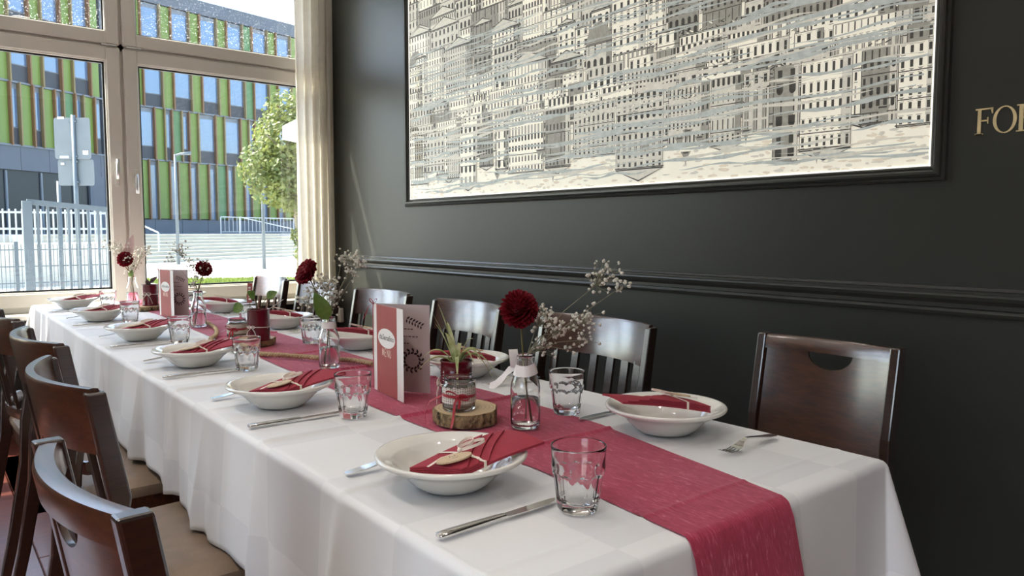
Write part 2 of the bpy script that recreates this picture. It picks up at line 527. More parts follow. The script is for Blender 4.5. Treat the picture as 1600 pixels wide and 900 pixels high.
def thing(name, label, cat, loc=(0,0,0), rz=0, group=None):
    o = bpy.data.objects.new(name, None)
    o.empty_display_size = 0.05
    COL.objects.link(o); o.location = loc; o.rotation_euler = (0,0,rz)
    return tag(o, label, cat, group)

def struct(name, mb, m, parent=None, smooth=False):
    o = mb.build(name, m, parent, smooth)
    if not parent: o['kind'] = 'structure'
    return o

def copy_tree(o, parent=None):
    c = o.copy(); COL.objects.link(c); c.parent = parent
    for ch in list(o.children): copy_tree(ch, c)
    return c

def hash1(i, k=0):
    return (sin(i*127.1 + k*311.7)*43758.5453) % 1.0

rnd = random.Random(11)

# ------------------------------------------------------------------ dimensions
WX, WY = 2.35, 5.05           # right wall plane, window plane
LX, BY, HZ = -4.2, -3.6, 3.2  # left wall, rear wall, ceiling
TZ = 0.746                    # table top
DY0, DY1 = -2.7, 0.3           # unseen doorway added to the left wall for daylight
TX0, TX1, TY0, TY1 = 0.50, 1.34, 0.60, 4.87

# ------------------------------------------------------------------ room shell
fl = struct('floor', MB().box((LX-0.3, BY-0.3, -0.12), (WX+0.25, WY+0.05, -0.014)), M_FLOOR)
pl_me = MB().box((-0.0885, -0.748, -0.014), (0.0885, 0.748, 0.0), 0.0025).mesh('plank', M_FLOOR)
nx = int((WX - LX) / 0.18) + 1
for i in range(nx):
    for j in range(7):
        x = LX + 0.09 + i*0.18
        y = BY + 0.4 + j*1.5 - (0.5*(i % 3))
        if y - 0.7 > WY - 0.2 or x > WX: continue
        y = min(y, WY - 0.76)
        link('plank', pl_me, fl, (x, y, 0))
struct('ceiling', MB().box((LX-0.3, BY-0.3, HZ), (WX+0.25, WY+0.3, HZ+0.15)), M_CEIL)
struct('wall_right', MB().box((WX, BY-0.3, -0.05), (WX+0.25, WY+0.3, HZ)), M_WALL)
struct('wall_back', MB().box((LX-0.3, BY-0.3, -0.05), (WX+0.25, BY, HZ)), M_WALL)
# left wall with an unseen opening added to let daylight in
mbw = MB()
mbw.box((LX-0.3, BY, 0), (LX, DY0, HZ)).box((LX-0.3, DY1, 0), (LX, WY+0.3, HZ))
mbw.box((LX-0.3, DY0, 2.6), (LX, DY1, HZ))
struct('wall_left', mbw, M_WALL)
# window wall: below sill, above, piers
mbw = MB()
mbw.box((LX, WY, -0.05), (WX, WY+0.25, 0.685)).box((LX, WY, 2.98), (WX, WY+0.25, HZ))
mbw.box((2.27, WY, 0.685), (WX, WY+0.25, 2.98)).box((LX, WY, 0.685), (-2.50, WY+0.25, 2.98))
struct('wall_window', mbw, M_WALL)
# baseboard
struct('baseboard_right', MB().box((WX-0.018, BY, 0), (WX, WY-0.0, 0.09), 0.004), M_TRIM)

def moulding(prof, a, b, out, up=Vector((0,0,1))):
    """sweep a profile (outwards, upwards) straight from a to b"""
    mb = MB(); a, b = Vector(a), Vector(b); out = Vector(out); n = len(prof)
    vs = [p + out*o + up*u for p in (a, b) for o, u in prof]
    fs = [(i, (i+1) % n, n+(i+1) % n, n+i) for i in range(n)] + [tuple(range(n-1,-1,-1)), tuple(range(n, 2*n))]
    return mb.add(vs, fs)

rail = [(0,-0.042),(0.010,-0.042),(0.013,-0.038),(0.016,-0.030),(0.013,-0.024),(0.012,-0.021),(0.018,-0.018),(0.018,-0.006),(0.021,-0.002),
        (0.028,0.006),(0.031,0.016),(0.029,0.022),(0.024,0.026),(0.024,0.031),(0.014,0.034),(0.010,0.042),(0,0.043)]
struct('trim_1', moulding(rail, (WX, BY, 0.950), (WX, WY-0.01, 0.950), (-1,0,0)), M_TRIM)

# ------------------------------------------------------------------ unseen ceiling downlights, added as fill light for table and room
ME_RING = MB().lathe([(0.075,0.0),(0.105,0.0),(0.108,-0.004),(0.104,-0.012),(0.080,-0.014),(0.075,-0.010)], 32, close=True).mesh('fill_lamp_ring', M_CHROME, True)
m_, n_, o_ = new_mat('fill_lamp_diffuser')
e_ = n_.nodes.new('ShaderNodeEmission'); e_.inputs['Color'].default_value = (1, 0.93, 0.82, 1); e_.inputs['Strength'].default_value = 6
n_.links.new(e_.outputs[0], o_.inputs['Surface'])
ME_DISC = MB().lathe([(0.0,-0.006),(0.076,-0.006),(0.076,0.0),(0.0,0.0)], 32).mesh('fill_lamp_diffuser', m_)
for lx in (-2.1, -0.6, 0.92):
    for ly in (-1.6, 0.2, 1.5, 2.8):
        t = thing('added_fill_downlight', 'added unseen fill lamp, round, in the ceiling above the dining room', 'lamp', (lx, ly, HZ), 0, 'added ceiling fill lamps')
        link('fill_lamp_ring', ME_RING, t); link('fill_lamp_diffuser', ME_DISC, t)
        ld = bpy.data.lights.new('added_fill_light', 'AREA'); ld.shape = 'DISK'; ld.size = 0.14; ld.energy = 3.2 if ly < 0 else (0.32 if lx > 0 else 2.0); ld.color = (1, 0.96, 0.90)
        ld.spread = R(110)
        lo = bpy.data.objects.new('added_fill_light', ld); COL.objects.link(lo); lo.parent = t; lo.location = (0, 0, -0.018)

# ------------------------------------------------------------------ window in view
def frame_rect(mb, x0, x1, z0, z1, wl, wr, wb, wt, y0, y1, bev=0.006):
    mb.box((x0, y0, z0), (x0+wl, y1, z1), bev).box((x1-wr, y0, z0), (x1, y1, z1), bev)
    mb.box((x0+wl-0.004, y0+0.001, z0), (x1-wr+0.004, y1, z0+wb), bev).box((x0+wl-0.004, y0+0.001, z1-wt), (x1-wr+0.004, y1, z1), bev)

def gasket(x0, x1, z0, z1, y, t=0.011):
    mb = MB()
    mb.box((x0, y, z0), (x0+t, y+0.02, z1)).box((x1-t, y, z0), (x1, y+0.02, z1)).box((x0, y, z0), (x1, y+0.02, z0+t)).box((x0, y, z1-t), (x1, y+0.02, z1))
    return mb

def window_unit(nm, xa, xm, xb, dusty):
    root = bpy.data.objects.new(nm, None); COL.objects.link(root); root['kind'] = 'structure'
    # fixed outer frame, mullion and transom
    fr = MB()
    frame_rect(fr, xa, xb, 0.685, 2.98, 0.05, 0.05, 0.045, 0.05, WY, WY+0.09)
    fr.box((xm-0.022, WY+0.004, 0.72), (xm+0.022, WY+0.09, 2.95), 0.004)
    fr.box((xa+0.04, WY+0.004, 2.225), (xb-0.04, WY+0.09, 2.275), 0.004)
    fr.build('outer_frame', M_PVC, root)
    MB().box((xa-0.03, WY-0.14, 0.655), (xb+0.03, WY+0.01, 0.687), 0.006).build('sill', M_PVC, root)
    for (x0, x1) in ((xa+0.035, xm-0.008), (xm+0.008, xb-0.035)):
        lower = MB(); frame_rect(lower, x0, x1, 0.715, 2.243, 0.078, 0.078, 0.082, 0.082, WY-0.022, WY+0.055)
        s = lower.build('sash', M_PVC, root)
        bead = MB(); frame_rect(bead, x0+0.07, x1-0.07, 0.79, 2.169, 0.014, 0.014, 0.014, 0.014, WY-0.012, WY+0.03, 0.003)
        bead.build('glazing_bead', M_PVC, s)
        gasket(x0+0.083, x1-0.083, 0.803, 2.157, WY+0.008).build('gasket', M_GASKET, s)
        MB().box((x0+0.08, WY+0.02, 0.80), (x1-0.08, WY+0.024, 2.16)).build('pane', M_GLASS_P, s)
        upper = MB(); frame_rect(upper, x0, x1, 2.258, 2.965, 0.078, 0.078, 0.078, 0.07, WY-0.022, WY+0.055)
        s2 = upper.build('top_sash', M_PVC, root)
        gasket(x0+0.078, x1-0.078, 2.336, 2.895, WY+0.008, 0.008).build('gasket', M_GASKET, s2)
        MB().box((x0+0.07, WY+0.02, 2.33), (x1-0.07, WY+0.024, 2.90)).build('pane', M_GLASS_D if dusty else M_GLASS_P, s2)
        # hinge at the corner by the mullion
        hx = x1-0.10 if x1 < xm else x0+0.02
        hb = MB()
        for k in range(3): hb.tube([(hx+k*0.028, WY-0.026, 2.25), (hx+k*0.028+0.026, WY-0.026, 2.25)], 0.006, 8)
        hb.build('hinge', M_CHROME, s2)
    return root

w1 = window_unit('window_1', -0.10, 1.035, 2.27, True)
w2 = window_unit('window_2', -2.50, -1.30, -0.10, False)
def handle(x, z, rot):
    h = MB()
    h.box((x-0.014, WY-0.034, z-0.055), (x+0.014, WY-0.021, z+0.045), 0.004)
    o = h.build('handle_plate', M_PVC, w1)
    g = MB()
    g.tube([(x, WY-0.03, z), (x, WY-0.062, z)], 0.009, 10)
    z2 = z + 0.105*rot
    g.tube([(x, WY-0.058, z-0.012*rot), (x, WY-0.062, z+0.05*rot), (x, WY-0.064, z2)], [0.010, 0.0105, 0.009], 10)
    g.build('handle', M_CHROME, o, True)
handle(0.985, 1.475, 1)
handle(1.085, 1.485, -1)

# unseen doorway added on the left for its daylight: slim door frames with glass
for k, (ya, yb) in enumerate(((DY0, DY1),)):
    d = bpy.data.objects.new('window_%d' % (3+k), None); COL.objects.link(d); d['kind'] = 'structure'  # numbered with the windows, but an added opening out of view
    fr = MB()
    n = 4
    for i in range(n+1):
        y = ya + (yb-ya)*i/n
        fr.box((LX-0.16, y-0.03, 0), (LX-0.08, y+0.03, 2.6), 0.004)
    fr.box((LX-0.16, ya, 0), (LX-0.08, yb, 0.1)).box((LX-0.16, ya, 2.54), (LX-0.08, yb, 2.6))
    fr.build('added_door_frame', M_PVC, d)

# ------------------------------------------------------------------ curtain
cu = MB()
NU, NV = 120, 30
def cur(i, j):
    t = i/(NU-1); z = 0.03 + (3.12-0.03)*j/(NV-1)
    x = 2.065 + 0.262*t + 0.012*(1-j/(NV-1))*sin(3*t)
    fold = sin(t*2*PI*5.0 + 0.5*sin(z*1.3))
    y = WY - 0.135 + 0.034*fold*(0.75+0.25*sin(z*2+t*5)) + 0.006*sin(t*61)
    return (x + 0.012*cos(t*2*PI*5.0)*1.0, y, z)
cu.grid(NU, NV, cur)
c_o = thing('curtain', 'off-white pleated curtain hanging beside the window in the corner', 'curtain', (0,0,0))
cu.build('curtain_cloth', M_CURTAIN, c_o, True)
MB().tube([(1.9, WY-0.12, 3.13), (2.33, WY-0.12, 3.13)], 0.012, 12).build('curtain_rod', M_CHROME, c_o, True)

# ------------------------------------------------------------------ wall picture
FY0, FY1, FZ0, FZ1 = 0.920, 3.945, 1.298, 2.93
pic = thing('wall_picture', 'large framed print of an engraved old city reflected in streaky water', 'picture', (WX, (FY0+FY1)/2, FZ0))
frp = [(0,0),(0.016,0.001),(0.020,0.006),(0.016,0.011),(0.022,0.014),(0.026,0.020),(0.026,0.027),(0.020,0.031),(0.014,0.034),(0.016,0.038),(0.011,0.043),(0.003,0.045),(0,0.045)]
def mitre(name, p0, p1, inw):
    # frame strip from p0 to p1 (outer corners), inw = inward direction
    mb = MB(); p0, p1, inw = Vector(p0), Vector(p1), Vector(inw); d = (p1-p0).normalized(); n = len(frp)
    vs = [p0 + Vector((-1,0,0))*o + inw*u + d*u for o, u in frp] + [p1 + Vector((-1,0,0))*o + inw*u - d*u for o, u in frp]
    fs = [(i, (i+1) % n, n+(i+1) % n, n+i) for i in range(n)] + [tuple(range(n-1,-1,-1)), tuple(range(n, 2*n))]
    mb.add(vs, fs)
    o = mb.build(name, M_TRIM, pic); o.location = (-WX, -(FY0+FY1)/2, -FZ0)
mitre('frame_rail', (WX,FY0,FZ0), (WX,FY1,FZ0), (0,0,1))
mitre('frame_rail', (WX,FY0,FZ1), (WX,FY1,FZ1), (0,0,-1))
mitre('frame_stile', (WX,FY0,FZ0), (WX,FY0,FZ1), (0,1,0))
mitre('frame_stile', (WX,FY1,FZ0), (WX,FY1,FZ1), (0,-1,0))
CW, CH = FY1-FY0-0.088, FZ1-FZ0-0.088
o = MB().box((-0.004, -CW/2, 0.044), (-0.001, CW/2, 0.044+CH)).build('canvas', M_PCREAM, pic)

ed = MB()
for (a, b, c, d) in ((-CW/2, 0.044, CW/2, 0.049), (-CW/2, 0.039+CH, CW/2, 0.044+CH), (-CW/2, 0.044, -CW/2+0.005, 0.044+CH), (CW/2-0.005, 0.044, CW/2, 0.044+CH)):
    ed.box((-0.0075, a, b), (-0.004, c, d))
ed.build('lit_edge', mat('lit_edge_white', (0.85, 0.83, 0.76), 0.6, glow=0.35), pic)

class Print:
    """flat print: quads in (u to the right, v up) on the canvas, layered by a hair's breadth"""
    def __init__(s): s.mb = MB()
    def poly(s, pts, mi, lay):
        s.mb.mi = mi
        x = -0.0042 - lay*0.00009
        P = []
        for u, v in pts:
            u = min(max(u, 0.0), CW); v = min(max(v, 0.0), CH)
            P.append((x, CW/2 - u, 0.044 + v))
        s.mb.add(P, [tuple(range(len(P)))])
    def q(s, u, v, w_, h_, mi, lay): s.poly([(u,v),(u+w_,v),(u+w_,v+h_),(u,v+h_)], mi, lay)
PR = Print()
K_INK, K_MID, K_PALE, K_WAT, K_CLO, K_CRE = 0, 1, 2, 3, 4, 5
pr = random.Random(5)
HZN = 0.47     # water line of the print (above the canvas bottom)

def house(u, v, wd, ht, lay, flip):
    sg = -1 if flip else 1
    def Q(du, dv, w_, h_, mi, l):
        if flip: PR.q(u+du, v-dv-h_, w_, h_, mi, l)
        else: PR.q(u+du, v+dv, w_, h_, mi, l)
    def P(pts, mi, l): PR.poly([(u+a, v+sg*b) for a, b in (pts if not flip else pts[::-1])], mi, l)
    style = pr.choice(['palace', 'palace', 'arcade', 'tower', 'plain', 'temple', 'block'])
    rb_ = pr.random(); base = K_CRE if rb_ < 0.5 else (K_PALE if rb_ < 0.86 else K_MID)
    Q(0, 0, wd, ht, K_INK, lay); Q(0.0025, 0.0, wd-0.005, ht-0.003, base, lay+0.4)
    if pr.random() < 0.75: Q(wd*0.8, 0, wd*0.2-0.002, ht-0.003, K_MID if pr.random()<0.5 else K_PALE, lay+0.5)
    if style == 'temple' or pr.random() < 0.22:
        P([(-0.006, ht), (wd+0.006, ht), (wd/2, ht+wd*0.2)], K_INK, lay)
        P([(0.006, ht+0.003), (wd-0.006, ht+0.003), (wd/2, ht+wd*0.2-0.006)], K_PALE, lay+0.4)
    if style == 'tower' and wd < 0.16:
        k = [(wd/2 + wd*0.48*cos(a), ht + wd*0.55*sin(a)) for a in [PI*i/10 for i in range(11)]]
        P(k, K_MID, lay); Q(wd/2-0.004, ht+wd*0.5, 0.008, 0.04, K_INK, lay)
    rows = max(2, int(ht/pr.uniform(0.034, 0.052))); cols = max(2, int(wd/pr.uniform(0.018, 0.036)))
    dh, dw = ht/rows, wd/cols
    for r in range(rows):
        if r % 2 == 0 or style == 'block':
            Q(0, r*dh, wd, 0.0032, K_INK if r % 3 else K_MID, lay+0.6)
        if r == rows-1: Q(-0.004, ht-0.008, wd+0.008, 0.004, K_INK, lay+0.6)
        kindr = pr.choice(['win', 'win', 'arch', 'col', 'tall']) if style != 'palace' else 'pal'
        for c in range(cols):
            cu_, cv = (c+0.5)*dw, r*dh + dh*0.25
            ww, hh = dw*0.36, dh*0.52
            if kindr == 'col':
                Q(cu_-dw*0.28, r*dh+0.005, dw*0.30, dh*0.86, K_MID, lay+0.7)
                Q(cu_+dw*0.08, r*dh+0.005, dw*0.12, dh*0.86, K_INK, lay+0.7)
            elif kindr == 'arch':
                Q(cu_-dw*0.26, r*dh+0.003, dw*0.52, dh*0.5, K_INK, lay+0.7)
                P([(cu_ + dw*0.26*cos(a), r*dh + dh*0.5 + dw*0.3*sin(a)) for a in [PI*i/6 for i in range(7)]], K_INK, lay+0.7)
            elif kindr == 'tall':
                Q(cu_-ww*0.3, r*dh+dh*0.1, ww*0.6, dh*0.75, K_INK if pr.random()<0.7 else K_MID, lay+0.7)
            else:
                Q(cu_-ww*0.85, cv-0.004, ww*1.7, 0.002, K_MID, lay+0.7)
                Q(cu_-ww/2, cv, ww, hh, K_INK, lay+0.7)
                if kindr == 'pal' and r % 2:
                    P([(cu_-ww*0.9, cv+hh+0.004), (cu_+ww*0.9, cv+hh+0.004), (cu_, cv+hh+0.011)], K_MID, lay+0.7)
                elif pr.random() < 0.3:
                    Q(cu_-ww*0.8, cv+hh+0.004, ww*1.6, 0.002, K_INK, lay+0.7)

lay = 0
def scribble(u, v, sz, lay, nn):
    for _ in range(nn):
        a, b = u + pr.gauss(0, sz), v + pr.gauss(0, sz*0.5)
        l, t = pr.uniform(0.006, 0.02), pr.uniform(0.002, 0.005)
        an = pr.uniform(-0.9, 0.9)
        PR.poly([(a, b), (a+l*cos(an), b+l*sin(an)), (a+l*cos(an)-t*sin(an), b+l*sin(an)+t*cos(an)), (a-t*sin(an), b+t*cos(an))],
                pr.choice([K_INK, K_INK, K_MID, K_CRE]), lay)
# upright city, far rows first
for row in range(9):
    base = HZN + 0.84 - row*0.105
    u = -pr.uniform(0, 0.15)
    while u < CW:
        wd = pr.choice([0.10, 0.13, 0.17, 0.22, 0.28]) * pr.uniform(0.85, 1.15)
        ht = pr.uniform(0.17, 0.36) if row < 8 else pr.uniform(0.10, 0.24)
        house(max(u, 0.0), base - 0.06, min(wd, CW-u), ht, lay, False)
        if pr.random() < 0.6: scribble(u+wd/2, base-0.03, 0.035, lay+1.2, 40)
        u += wd + pr.uniform(0, 0.02)
    lay += 2
# mirrored city below the water line
for row in range(4):
    base = HZN + 0.05 - row*0.05
    u = -pr.uniform(0, 0.15)
    while u < CW:
        wd = pr.choice([0.10, 0.14, 0.18, 0.24]) * pr.uniform(0.85, 1.15)
        house(max(u, 0.0), base, min(wd, CW-u), pr.uniform(0.12, 0.24) + 0.03*row, lay, True)
        if pr.random() < 0.3: scribble(u+wd/2, base-0.05, 0.035, lay+1.2, 24)
        u += wd + pr.uniform(0.0, 0.03)
    lay += 2
# pale lower zone with beige clouds and hanging spire tips
for _ in range(900):
    u, v = pr.uniform(0, CW), pr.uniform(0.0, 0.22)
    a, b = pr.uniform(0.008, 0.030), pr.uniform(0.003, 0.008)
    PR.poly([(u+a*cos(t)*pr.uniform(0.6,1), v+b*sin(t)*pr.uniform(0.6,1)) for t in [2*PI*i/9 for i in range(9)]], pr.choice([K_CLO, K_CLO, K_PALE, K_CRE]), 0.2 + 0.001*_)
for _ in range(16):
    u, v = pr.uniform(0.05, CW-0.1), pr.uniform(0.08, 0.2)
    PR.poly([(u,v),(u+0.05,v),(u+0.03,v-0.03),(u+0.025,v-0.055),(u+0.02,v-0.03)], K_MID, lay)
    PR.q(u+0.012, v-0.008, 0.026, 0.005, K_INK, lay+0.3)
# water streaks: long thin wavy lenses
for _ in range(230):
    v = HZN + 0.36 - abs(pr.gauss(0, 1))*0.0 - pr.random()**1.1*0.80
    if v < 0.02: continue
    u = pr.uniform(-0.3, CW); L = pr.uniform(0.3, 1.1); t = pr.uniform(0.003, 0.0105) * (0.75 if v > HZN+0.1 else 1)
    n = 16; sl = pr.uniform(0.0, 0.035); ph = pr.uniform(0, 6)
    top, bot = [], []
    for i in range(n+1):
        x = u + L*i/n
        if x < 0 or x > CW: continue
        yy = v + sl*i/n*L + 0.006*sin(ph + i*0.7)
        th = t*(sin(PI*i/n)**0.6 if 0 < i < n else 0.0) * (0.7+0.3*sin(i*1.7+ph))
        top.append((x, yy+th)); bot.append((x, yy-th))
    for i in range(len(top)-1):
        PR.poly([bot[i], bot[i+1], top[i+1], top[i]], K_WAT if _ % 4 else K_PALE, lay+2+0.01*_)
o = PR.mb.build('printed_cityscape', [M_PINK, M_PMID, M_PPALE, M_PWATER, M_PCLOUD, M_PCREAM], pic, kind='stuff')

# ------------------------------------------------------------------ gold letters FOR
def stroke_poly(pts): return pts
def ring2(cx, cy, rx, ry, th_x, th_y, n=28):
    out = [(cx+rx*cos(2*PI*i/n), cy+ry*sin(2*PI*i/n)) for i in range(n)]
    inn = [(cx+(rx-th_x)*cos(2*PI*i/n), cy+(ry-th_y)*sin(2*PI*i/n)) for i in range(n)]
    return out, inn
letters = thing('wall_lettering', 'gold serif capital letters FOR on the charcoal wall beside the picture', 'lettering', (WX, 0.80, 1.42))
def put_letter(nm, mb, u0):
    # letter plane (u right, v up) -> wall: y decreases with u
    vs = [(-p[2], 0.80 - 0.80 + (0.055 - u0 - p[0]), p[1]) for p in mb.v]
    mb.v = vs
    return mb.build(nm, M_GOLD, letters)
H_ = 0.072; TH = 0.003
F = MB()
F.prism([(0.006,0),(0.022,0),(0.022,0.004),(0.018,0.004),(0.018,H_-0.004),(0.009,H_-0.004),(0.009,0.004),(0.006,0.004)], 0, TH)
F.prism([(0.003,0),(0.025,0),(0.025,0.003),(0.003,0.003)], 0, TH)
F.prism([(0.003,H_-0.004),(0.046,H_-0.004),(0.046,H_),(0.003,H_)], 0, TH)
F.prism([(0.044,H_-0.016),(0.047,H_-0.016),(0.047,H_),(0.041,H_-0.003)], 0, TH)
F.prism([(0.018,H_*0.5),(0.034,H_*0.5),(0.034,H_*0.5+0.004),(0.018,H_*0.5+0.004)], 0, TH)
F.prism([(0.033,H_*0.5-0.007),(0.036,H_*0.5-0.007),(0.036,H_*0.5+0.011),(0.033,H_*0.5+0.011)], 0, TH)
put_letter('letter_f', F, 0.0)
O = MB(); oo, ii = ring2(0.03, H_/2, 0.029, H_/2+0.001, 0.0085, 0.003)
n = len(oo)
O.add([(x,y,TH) for x,y in oo] + [(x,y,TH) for x,y in ii] + [(x,y,0) for x,y in oo] + [(x,y,0) for x,y in ii],
      [(i,(i+1)%n,n+(i+1)%n,n+i) for i in range(n)] + [(i,2*n+i,2*n+(i+1)%n,(i+1)%n) for i in range(n)] + [(n+i,n+(i+1)%n,3*n+(i+1)%n,3*n+i) for i in range(n)])
put_letter('letter_o', O, 0.046)
Rr = MB()
Rr.prism([(0.006,0.003),(0.016,0.003),(0.016,H_-0.003),(0.006,H_-0.003)], 0, TH)
Rr.prism([(0.0,0),(0.022,0),(0.022,0.003),(0.0,0.003)], 0, TH)
Rr.prism([(0.0,H_-0.003),(0.026,H_-0.003),(0.026,H_),(0.0,H_)], 0, TH)
def arcband(mb, cx, cy, r, t0, a0, a1, n=12):
    for i in range(n):
        b0, b1 = a0+(a1-a0)*i/n, a0+(a1-a0)*(i+1)/n
        mb.prism([(cx+(r-t0)*cos(b0), cy+(r-0.003)*sin(b0)), (cx+r*cos(b0), cy+r*sin(b0)), (cx+r*cos(b1), cy+r*sin(b1)), (cx+(r-t0)*cos(b1), cy+(r-0.003)*sin(b1))], 0, TH)
arcband(Rr, 0.024, H_-0.0185, 0.0185, 0.008, -PI/2, PI/2)
Rr.prism([(0.016,H_-0.037),(0.026,H_-0.037),(0.026,H_-0.034),(0.016,H_-0.034)], 0, TH)
Rr.prism([(0.022,H_-0.037),(0.031,H_-0.037),(0.056,0.0),(0.046,0.0)], 0, TH)
put_letter('letter_r', Rr, 0.104)

# thermostat on the wall in the corner
th = thing('wall_thermostat', 'small white plastic wall knob near the corner behind the chairs', 'thermostat', (WX, 4.86, 0.515))
MB().box((-0.04, -0.045, 0), (0, 0.045, 0.10), 0.008).build('housing', M_WHITEPLASTIC, th)
MB().lathe([(0.030,0),(0.030,0.018),(0.026,0.024),(0.012,0.026)], 24).xf(Matrix.Translation((-0.04,0,0.052)) @ Matrix.Rotation(-PI/2, 4, 'Y')).build('dial', M_WHITEPLASTIC, th, True, sharp=40)

# ------------------------------------------------------------------ table and cloth
tb = thing('banquet_table', 'long banquet table hidden under the white tablecloth', 'table', ((TX0+TX1)/2, (TY0+TY1)/2, 0))
ty = (TY0+TY1)/2
MB().box((-0.405, -(TY1-TY0)/2+0.01, 0.712), (0.405, (TY1-TY0)/2-0.01, 0.738), 0.004).build('table_top', M_WOOD, tb)
lg = MB().box((-0.035,-0.035,0.03),(0.035,0.035,0.712),0.004).box((-0.10,-0.25,0),(0.10,0.25,0.03),0.006).mesh('leg', M_WOOD)
for k in range(6): link('leg', lg, tb, (0, -1.76+k*0.704, 0))

DROP = 0.262
ridges = [(0.69, 0.0016, 0.005), (1.055, 0.0045, 0.008), (1.405, 0.0060, 0.009), (1.735, 0.0030, 0.009), (2.005, 0.0060, 0.009), (2.36, 0.0045, 0.010), (2.92, 0.0045, 0.010), (3.5, 0.0035, 0.012), (4.15, 0.0035, 0.012)]
ys = [TY0 - DROP + DROP*i/16 for i in range(16)]
y = TY0
while y < TY1:
    ys.append(y)
    near = min(abs(y - r[0]) for r in ridges)
    y += 0.004 if near < 0.03 else 0.022
ys += [TY1 + DROP*i/14 for i in range(15)]
xs = [TX0 - DROP + DROP*i/22 for i in range(22)] + [TX0 + 0.003*i for i in range(6)] + [TX0+0.02 + (TX1-TX0-0.04)*i/34 for i in range(35)] + [TX1-0.003*i for i in range(5,-1,-1)] + [TX1 + DROP*i/22 for i in range(1,23)]
# fine rows round the edges
ys = sorted(set([round(v, 5) for v in ys] + [round(TY0 + d, 5) for d in (-0.004,-0.008,-0.014,0.004,0.008,0.014)] + [round(TY1 + d, 5) for d in (-0.008,0.006)]))
xs = sorted(set([round(v, 5) for v in xs] + [round(TX0 + d, 5) for d in (-0.004,-0.008,-0.014,0.008)] + [round(TX1 + d, 5) for d in (0.004,0.008,0.014,-0.008)]))
RE = 0.014
def edge(a):
    """arc-length a beyond the edge -> (outwards, down)"""
    q = RE*PI/2
    if a <= 0: return 0.0, 0.0
    if a < q:
        t = a/RE; return RE*sin(t), RE*(1-cos(t))
    return RE, RE + (a-q)
def cloth_pt(x, y):
    a = TX0+RE-x if x < TX0+RE else (x-(TX1-RE) if x > TX1-RE else 0)
    b = TY0+RE-y if y < TY0+RE else (y-(TY1-RE) if y > TY1-RE else 0)
    sx = -1 if x < 1 else 1; sy = -1 if y < 2 else 1
    cxx = min(max(x, TX0+RE), TX1-RE); cyy = min(max(y, TY0+RE), TY1-RE)
    z = TZ
    rz = 0
    for (ry, h, wd) in ridges:
        d = (y-ry)
        rz += h*math.exp(-(d/wd)**2) + h*0.35*(1/(1+math.exp(-d*160)) - 0.5)*math.exp(-(d/0.12)**2)
    if a <= 0 and b <= 0:
        z += rz + 0.0012*sin(x*9+y*3.1)*sin(y*5.3+1)
        dl = abs(x-1.255)
        if y < 1.2: z += 0.0016*math.exp(-(dl/0.005)**2)
        return (x, y, z)
    d = math.hypot(a, b); ph = math.atan2(b, a)
    out, down = edge(d)
    g = down/DROP
    if b <= 0 or a <= 0:
        s = y if a > 0 else x
        fold = 0.009*sin(s*7.5 + 1.3) + 0.005*sin(s*19.0 + 0.6) + 0.002*sin(s*43)
        for (ry, h, wd) in ridges:
            if a > 0: fold += (0.016*math.exp(-((y-ry)/0.014)**2) - 0.013*math.exp(-((y-ry+0.045)/0.030)**2))*(h/0.0045)**0.5
        out += max(-0.006, (0.016 + fold)*min(1.0, g*1.15))
        down *= 0.995
        if a > 0: down *= 1 - 0.055*min(2.2, max(0.0, y-1.6))
        if a > 0: return (cxx + sx*out, y, TZ - down + rz*max(0, 1-d/0.02))
        return (x, cyy + sy*out, TZ - down)
    # corner cone
    fl_ = 0.27*sin(2*ph)**1.0 * down + 0.016*g
    fl_ += 0.010*g*sin(6*ph)
    return (cxx + sx*(out*cos(ph) + fl_*cos(ph)), cyy + sy*(out*sin(ph) + fl_*sin(ph)), TZ - down*(0.97))
cl = MB()
cl.grid(len(xs), len(ys), lambda i, j: cloth_pt(xs[i], ys[j]), lambda i, j: (xs[i], ys[j]))
o = cl.build('tablecloth', M_CLOTH, None, True)
sd = o.modifiers.new('thickness', 'SOLIDIFY'); sd.thickness = 0.0012; sd.offset = -1
tag(o, 'white damask tablecloth draped over the long banquet table', 'tablecloth')

# runner
def lerp_tab(tab, v):
    for (a, p), (b, q) in zip(tab, tab[1:]):
        if v <= b: return p + (q-p)*max(0, (v-a))/(b-a)
    return tab[-1][1]
RL = [(0.2, 0.775), (0.60, 0.780), (0.95, 0.812), (1.5, 0.812), (2.0, 0.838), (3.0, 0.88), (3.87, 0.92), (5.0, 0.92)]
RR_ = [(0.2, 1.012), (0.60, 1.018), (1.085, 1.108), (1.35, 1.120), (2.0, 1.115), (3.4, 1.135), (5.0, 1.135)]
vs_ = [TY0 - 0.34 + 0.34*i/20 for i in range(20)] + [TY0 + 0.003*i for i in range(8)]
y = TY0 + 0.026
while y < 4.86:
    vs_.append(y); y += 0.004 if min(abs(y - r[0]) for r in ridges) < 0.03 else 0.02
ru = MB()
NUr = 22
def run_pt(i, j):
    s = vs_[j]; t = i/(NUr-1)
    x = lerp_tab(RL, s) + (lerp_tab(RR_, s) - lerp_tab(RL, s))*t
    p = cloth_pt(x, max(s, TY0 - DROP + 0.001))
    up = 0.0016 + 0.0012*(0.5+0.5*sin(s*23+t*5))*(0.5+0.5*sin(t*9+s*3))
    if s >= TY0 + RE:
        zz = TZ + 0.0012*sin(x*9+s*3.1)*sin(s*5.3+1)
        return (p[0], p[1], max(p[2], zz) + up)
    extra = max(0, (TY0 - DROP) - s)
    k = min(1, (TY0+RE-s)/0.03)
    out = 0.003 + 0.012*k*min(1,(TY0-s)/0.1 if s < TY0 else 0) + 0.006*sin(t*7+2)*min(1, max(0, TY0-s)/0.2)
    return (p[0], p[1] - max(0.0022*k, out*k), p[2] + up*(1-k) - extra)
